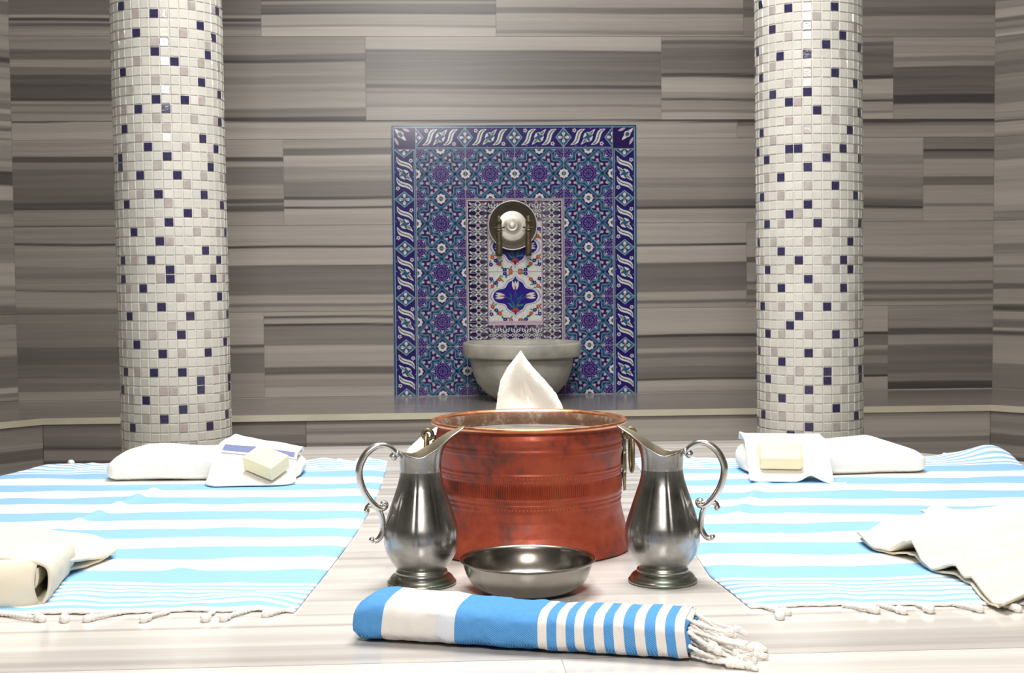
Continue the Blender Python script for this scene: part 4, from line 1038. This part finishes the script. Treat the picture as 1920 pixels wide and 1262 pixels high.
def soap(loc, size, rz_, tilt, label, rnd):
    sx_, sy_, sz_ = size; V = []; F = []
    bm = bmesh.new(); bmesh.ops.create_cube(bm, size=1)
    bmesh.ops.scale(bm, vec=(sx_, sy_, sz_), verts=bm.verts)
    bmesh.ops.bevel(bm, geom=list(bm.edges), offset=rnd, segments=5, affect='EDGES', profile=.6)
    me = bpy.data.meshes.new('soap_bar'); bm.to_mesh(me); bm.free(); me.materials.append(M['soap'])
    me.polygons.foreach_set('use_smooth', [True] * len(me.polygons))
    o_ = link('soap_bar', me, loc=loc); o_.matrix_world = Matrix.Translation(loc) @ Matrix.Rotation(tilt, 4, 'X') @ Matrix.Rotation(rz_, 4, 'Z')
    return tag(o_, label, 'soap')
soap(Vector((-.522, 2.990, ST + .052)), (.080, .058, .032), radians(-33), radians(27), 'square edged pale yellow soap bar lying on the blue edged mitt', .003)
soap(Vector((.565, 2.993, ST + .057)), (.091, .062, .033), radians(-3), radians(29), 'rounded pale yellow soap bar lying on the plain white mitt', .009)

# ------------------------------------------------------------------ cream towels at both sides of the foreground
def fan_towel(parent, G, angs, R_, hfun, nm, th, seed, m='cream_cloth', nu=150, nv=70, z0=.0):
    def fn(u, v):
        a = lerp(angs[0], angs[1], u); r = R_(u) * (v * .96 + .04); x = G[0] + r * cos(a); y = G[1] + r * sin(a)
        z = z0 + hfun(u, v) + .0012 * nz(x * 40, y * 40, seed)
        return Vector((x, y, ST + max(z, .007))) - Vector(parent.location)
    return sheet(nm, fn, nu, nv, m, parent, None, th)
rf = empty('cream_towel', (.80, 2.15, ST), 'rumpled cream towel with wavy edge on right striped towel', 'towel')
G = (1.02, 2.22)
edge = [(.0, .40, .012), (.08, .36, .030), (.16, .37, .018), (.24, .42, .010), (.34, .468, .008), (.44, .455, .006), (.50, .435, .004), (.56, .425, .028), (.60, .425, .030), (.66, .43, .004), (.74, .435, .003), (.80, .44, .014), (.86, .455, .010), (.93, .50, .002), (1, .54, .001)]
def Rr(u): return interp([(a, b) for a, b, c in edge], u)
def hr(u, v):
    e = interp([(a, c) for a, b, c in edge], u)
    ridge = .013 * sin(u * 24 + 1 + v) * sstep(v * 3) * (1 - .5 * v) + .008 * nz(u * 7, v * 3, 3)
    return .009 + e * v ** 3 + (.040 + .012 * sin(u * 9)) * (1 - v ** 2.2) * (1 - .45 * u) * min(1, .4 + 1.2 * (1 - v)) + .016 * (1 - v) + abs(ridge) * 1.2
fan_towel(rf, G, (radians(140), radians(225)), Rr, hr, 'top_fold', .0045, 1)
fan_towel(rf, G, (radians(141), radians(224)), lambda u: Rr(u) - .006, lambda u, v: .004 + .35 * hr(u, v), 'lower_fold', .003, 5)
lf = empty('cream_towel', (-.78, 2.10, ST), 'smooth cream towel with rolled fold on left striped towel', 'towel')
G2 = (-1.02, 2.22)
edge2 = [(0, .28, .0), (.12, .31, .0), (.25, .34, .004), (.38, .374, .004), (.47, .390, .002), (.56, .384, .003), (.66, .380, .008), (.76, .392, .018), (.88, .415, .030), (1, .43, .034)]
def Rl(u): return interp([(a, b) for a, b, c in edge2], u)
def hl(u, v):
    e = interp([(a, c) for a, b, c in edge2], u)
    return .013 + e * v ** 2 + .030 * (1 - v ** 2.5) + .014 * (1 - v) + .004 * nz(u * 5, v * 3, 8)
fan_towel(lf, G2, (radians(42), radians(-44)), Rl, hl, 'top_fold', .005, 2)
fan_towel(lf, G2, (radians(30), radians(-44)), lambda u: Rl(.1 + .9 * u) - .007, lambda u, v: .001 + .62 * hl(u, v) * (1 - .15 * v), 'lower_fold', .004, 6)
# hairpin folds whose ends face the camera
fold = [(-.86, .066), (-.78, .068), (-.70, .064), (-.664, .058), (-.655, .046), (-.656, .026), (-.661, .012), (-.668, .0075), (-.677, .0110), (-.678, .0200), (-.671, .030), (-.667, .042), (-.668, .054)]
fp = spline([Vector((x, 0, z)) for x, z in fold], 8)
def ffold(u, v):
    p = fp[min(len(fp) - 1, round(u * (len(fp) - 1)))]; y = 1.925 + v * .20
    return Vector((p.x + .018 + .25 * v * -.12 + .78 + .002 * nz(v * 5, u * 9), y - 2.10, max(.006, p.z * (1 - .15 * v) + .001 * nz(u * 8, v * 6))))
sheet('rolled_fold', ffold, len(fp) - 1, 30, 'cream_cloth', lf, None, .005)
fold2 = [(-.86, .010), (-.80, .012), (-.735, .014), (-.712, .024), (-.708, .040), (-.715, .052), (-.74, .057), (-.86, .058)]
fp2 = spline([Vector((x, 0, z)) for x, z in fold2], 8)
def ffold2(u, v):
    p = fp2[min(len(fp2) - 1, round(u * (len(fp2) - 1)))]; y = 1.915 + v * .21
    return Vector((p.x + .80, y - 2.10, max(.006, p.z * (1 - .1 * v))))
sheet('inner_fold', ffold2, len(fp2) - 1, 24, 'cream_cloth', lf, None, .005)
def fwall(u, v):
    x = lerp(-.90, -.651, u); z = .004 + .060 * v; e_ = max(0, (u - .8) / .2)
    return Vector((x + .78 - .004 * sin(v * pi), 1.912 - 2.10 - .008 * sin(v * pi) ** .6 + .022 * e_ ** 2 * (1 - v * .5) + .004 * nz(x * 14, v * 2) + .012 * v ** 4, z))
sheet('front_fold', fwall, 40, 20, 'cream_cloth', lf, None, .004)

# ------------------------------------------------------------------ towel standing behind the cauldron
pk = empty('white_towel', (.0, 2.60, ST), 'white towel behind copper cauldron with its corner standing up as a point', 'towel')
cl_ = [(.0, -.055, .088), (.25, -.050, .092), (.55, -.040, .098), (.66, -.030, .092), (.74, -.027, .080), (.82, -.022, .060), (.90, -.009, .038), (.96, .006, .024), (1.0, .0155, .0165)]
def peak(side):
    def fn(u, v):
        xl = interp([(a, b) for a, b, c in cl_], v); xr = interp([(a, c) for a, b, c in cl_], v); s_ = u * 2 - 1
        x = lerp(xl, xr, u); th_ = .024 * sqrt(max(0, 1 - s_ * s_)) * (1 - v * .72) ** .6
        hollow = .034 * exp(-((u - .48) / .20) ** 2 - ((v - .74) / .10) ** 2) + .018 * exp(-((u - .72) / .12) ** 2 - ((v - .62) / .08) ** 2) - .016 * exp(-((u - .50) / .05) ** 2 - ((v - .70) / .10) ** 2)
        y = side * th_ + (hollow if side < 0 else 0) + .002 * nz(x * 60, v * 14, 3) * (1 - s_ ** 4)
        return Vector((x + .0010 * nz(x * 200, v * 60), y - .010 + .02 * v, .004 + .302 * v + .0012 * nz(u * 40, v * 50)))
    return grid(fn, 48, 90)
mesh('pointed_corner', *join(peak(-1), peak(1)), 'terry', pk)
def lump(k, u):
    a = -pi + 2 * pi * k; x = lerp(-.205, .10, u); h = interp([(0, .10), (.04, .124), (.12, .146), (.2, .160), (.32, .17), (.6, .16), (.9, .13), (1, .10)], u); w_ = .055 * (.7 + .3 * sin(pi * u))
    return Vector((x + .002 * nz(a * 3, u * 20), w_ * math.copysign(abs(cos(a)) ** .7, cos(a)) + .02, .003 + h / 2 + h / 2 * math.copysign(abs(sin(a)) ** .7, sin(a)) + .003 * nz(u * 26, a * 3)))
V, F = grid(lump, 48, 70, True); F.append(tuple(range(47, -1, -1))); F.append(tuple(range(len(V) - 48, len(V))))
mesh('folded_base', V, F, 'terry', pk)
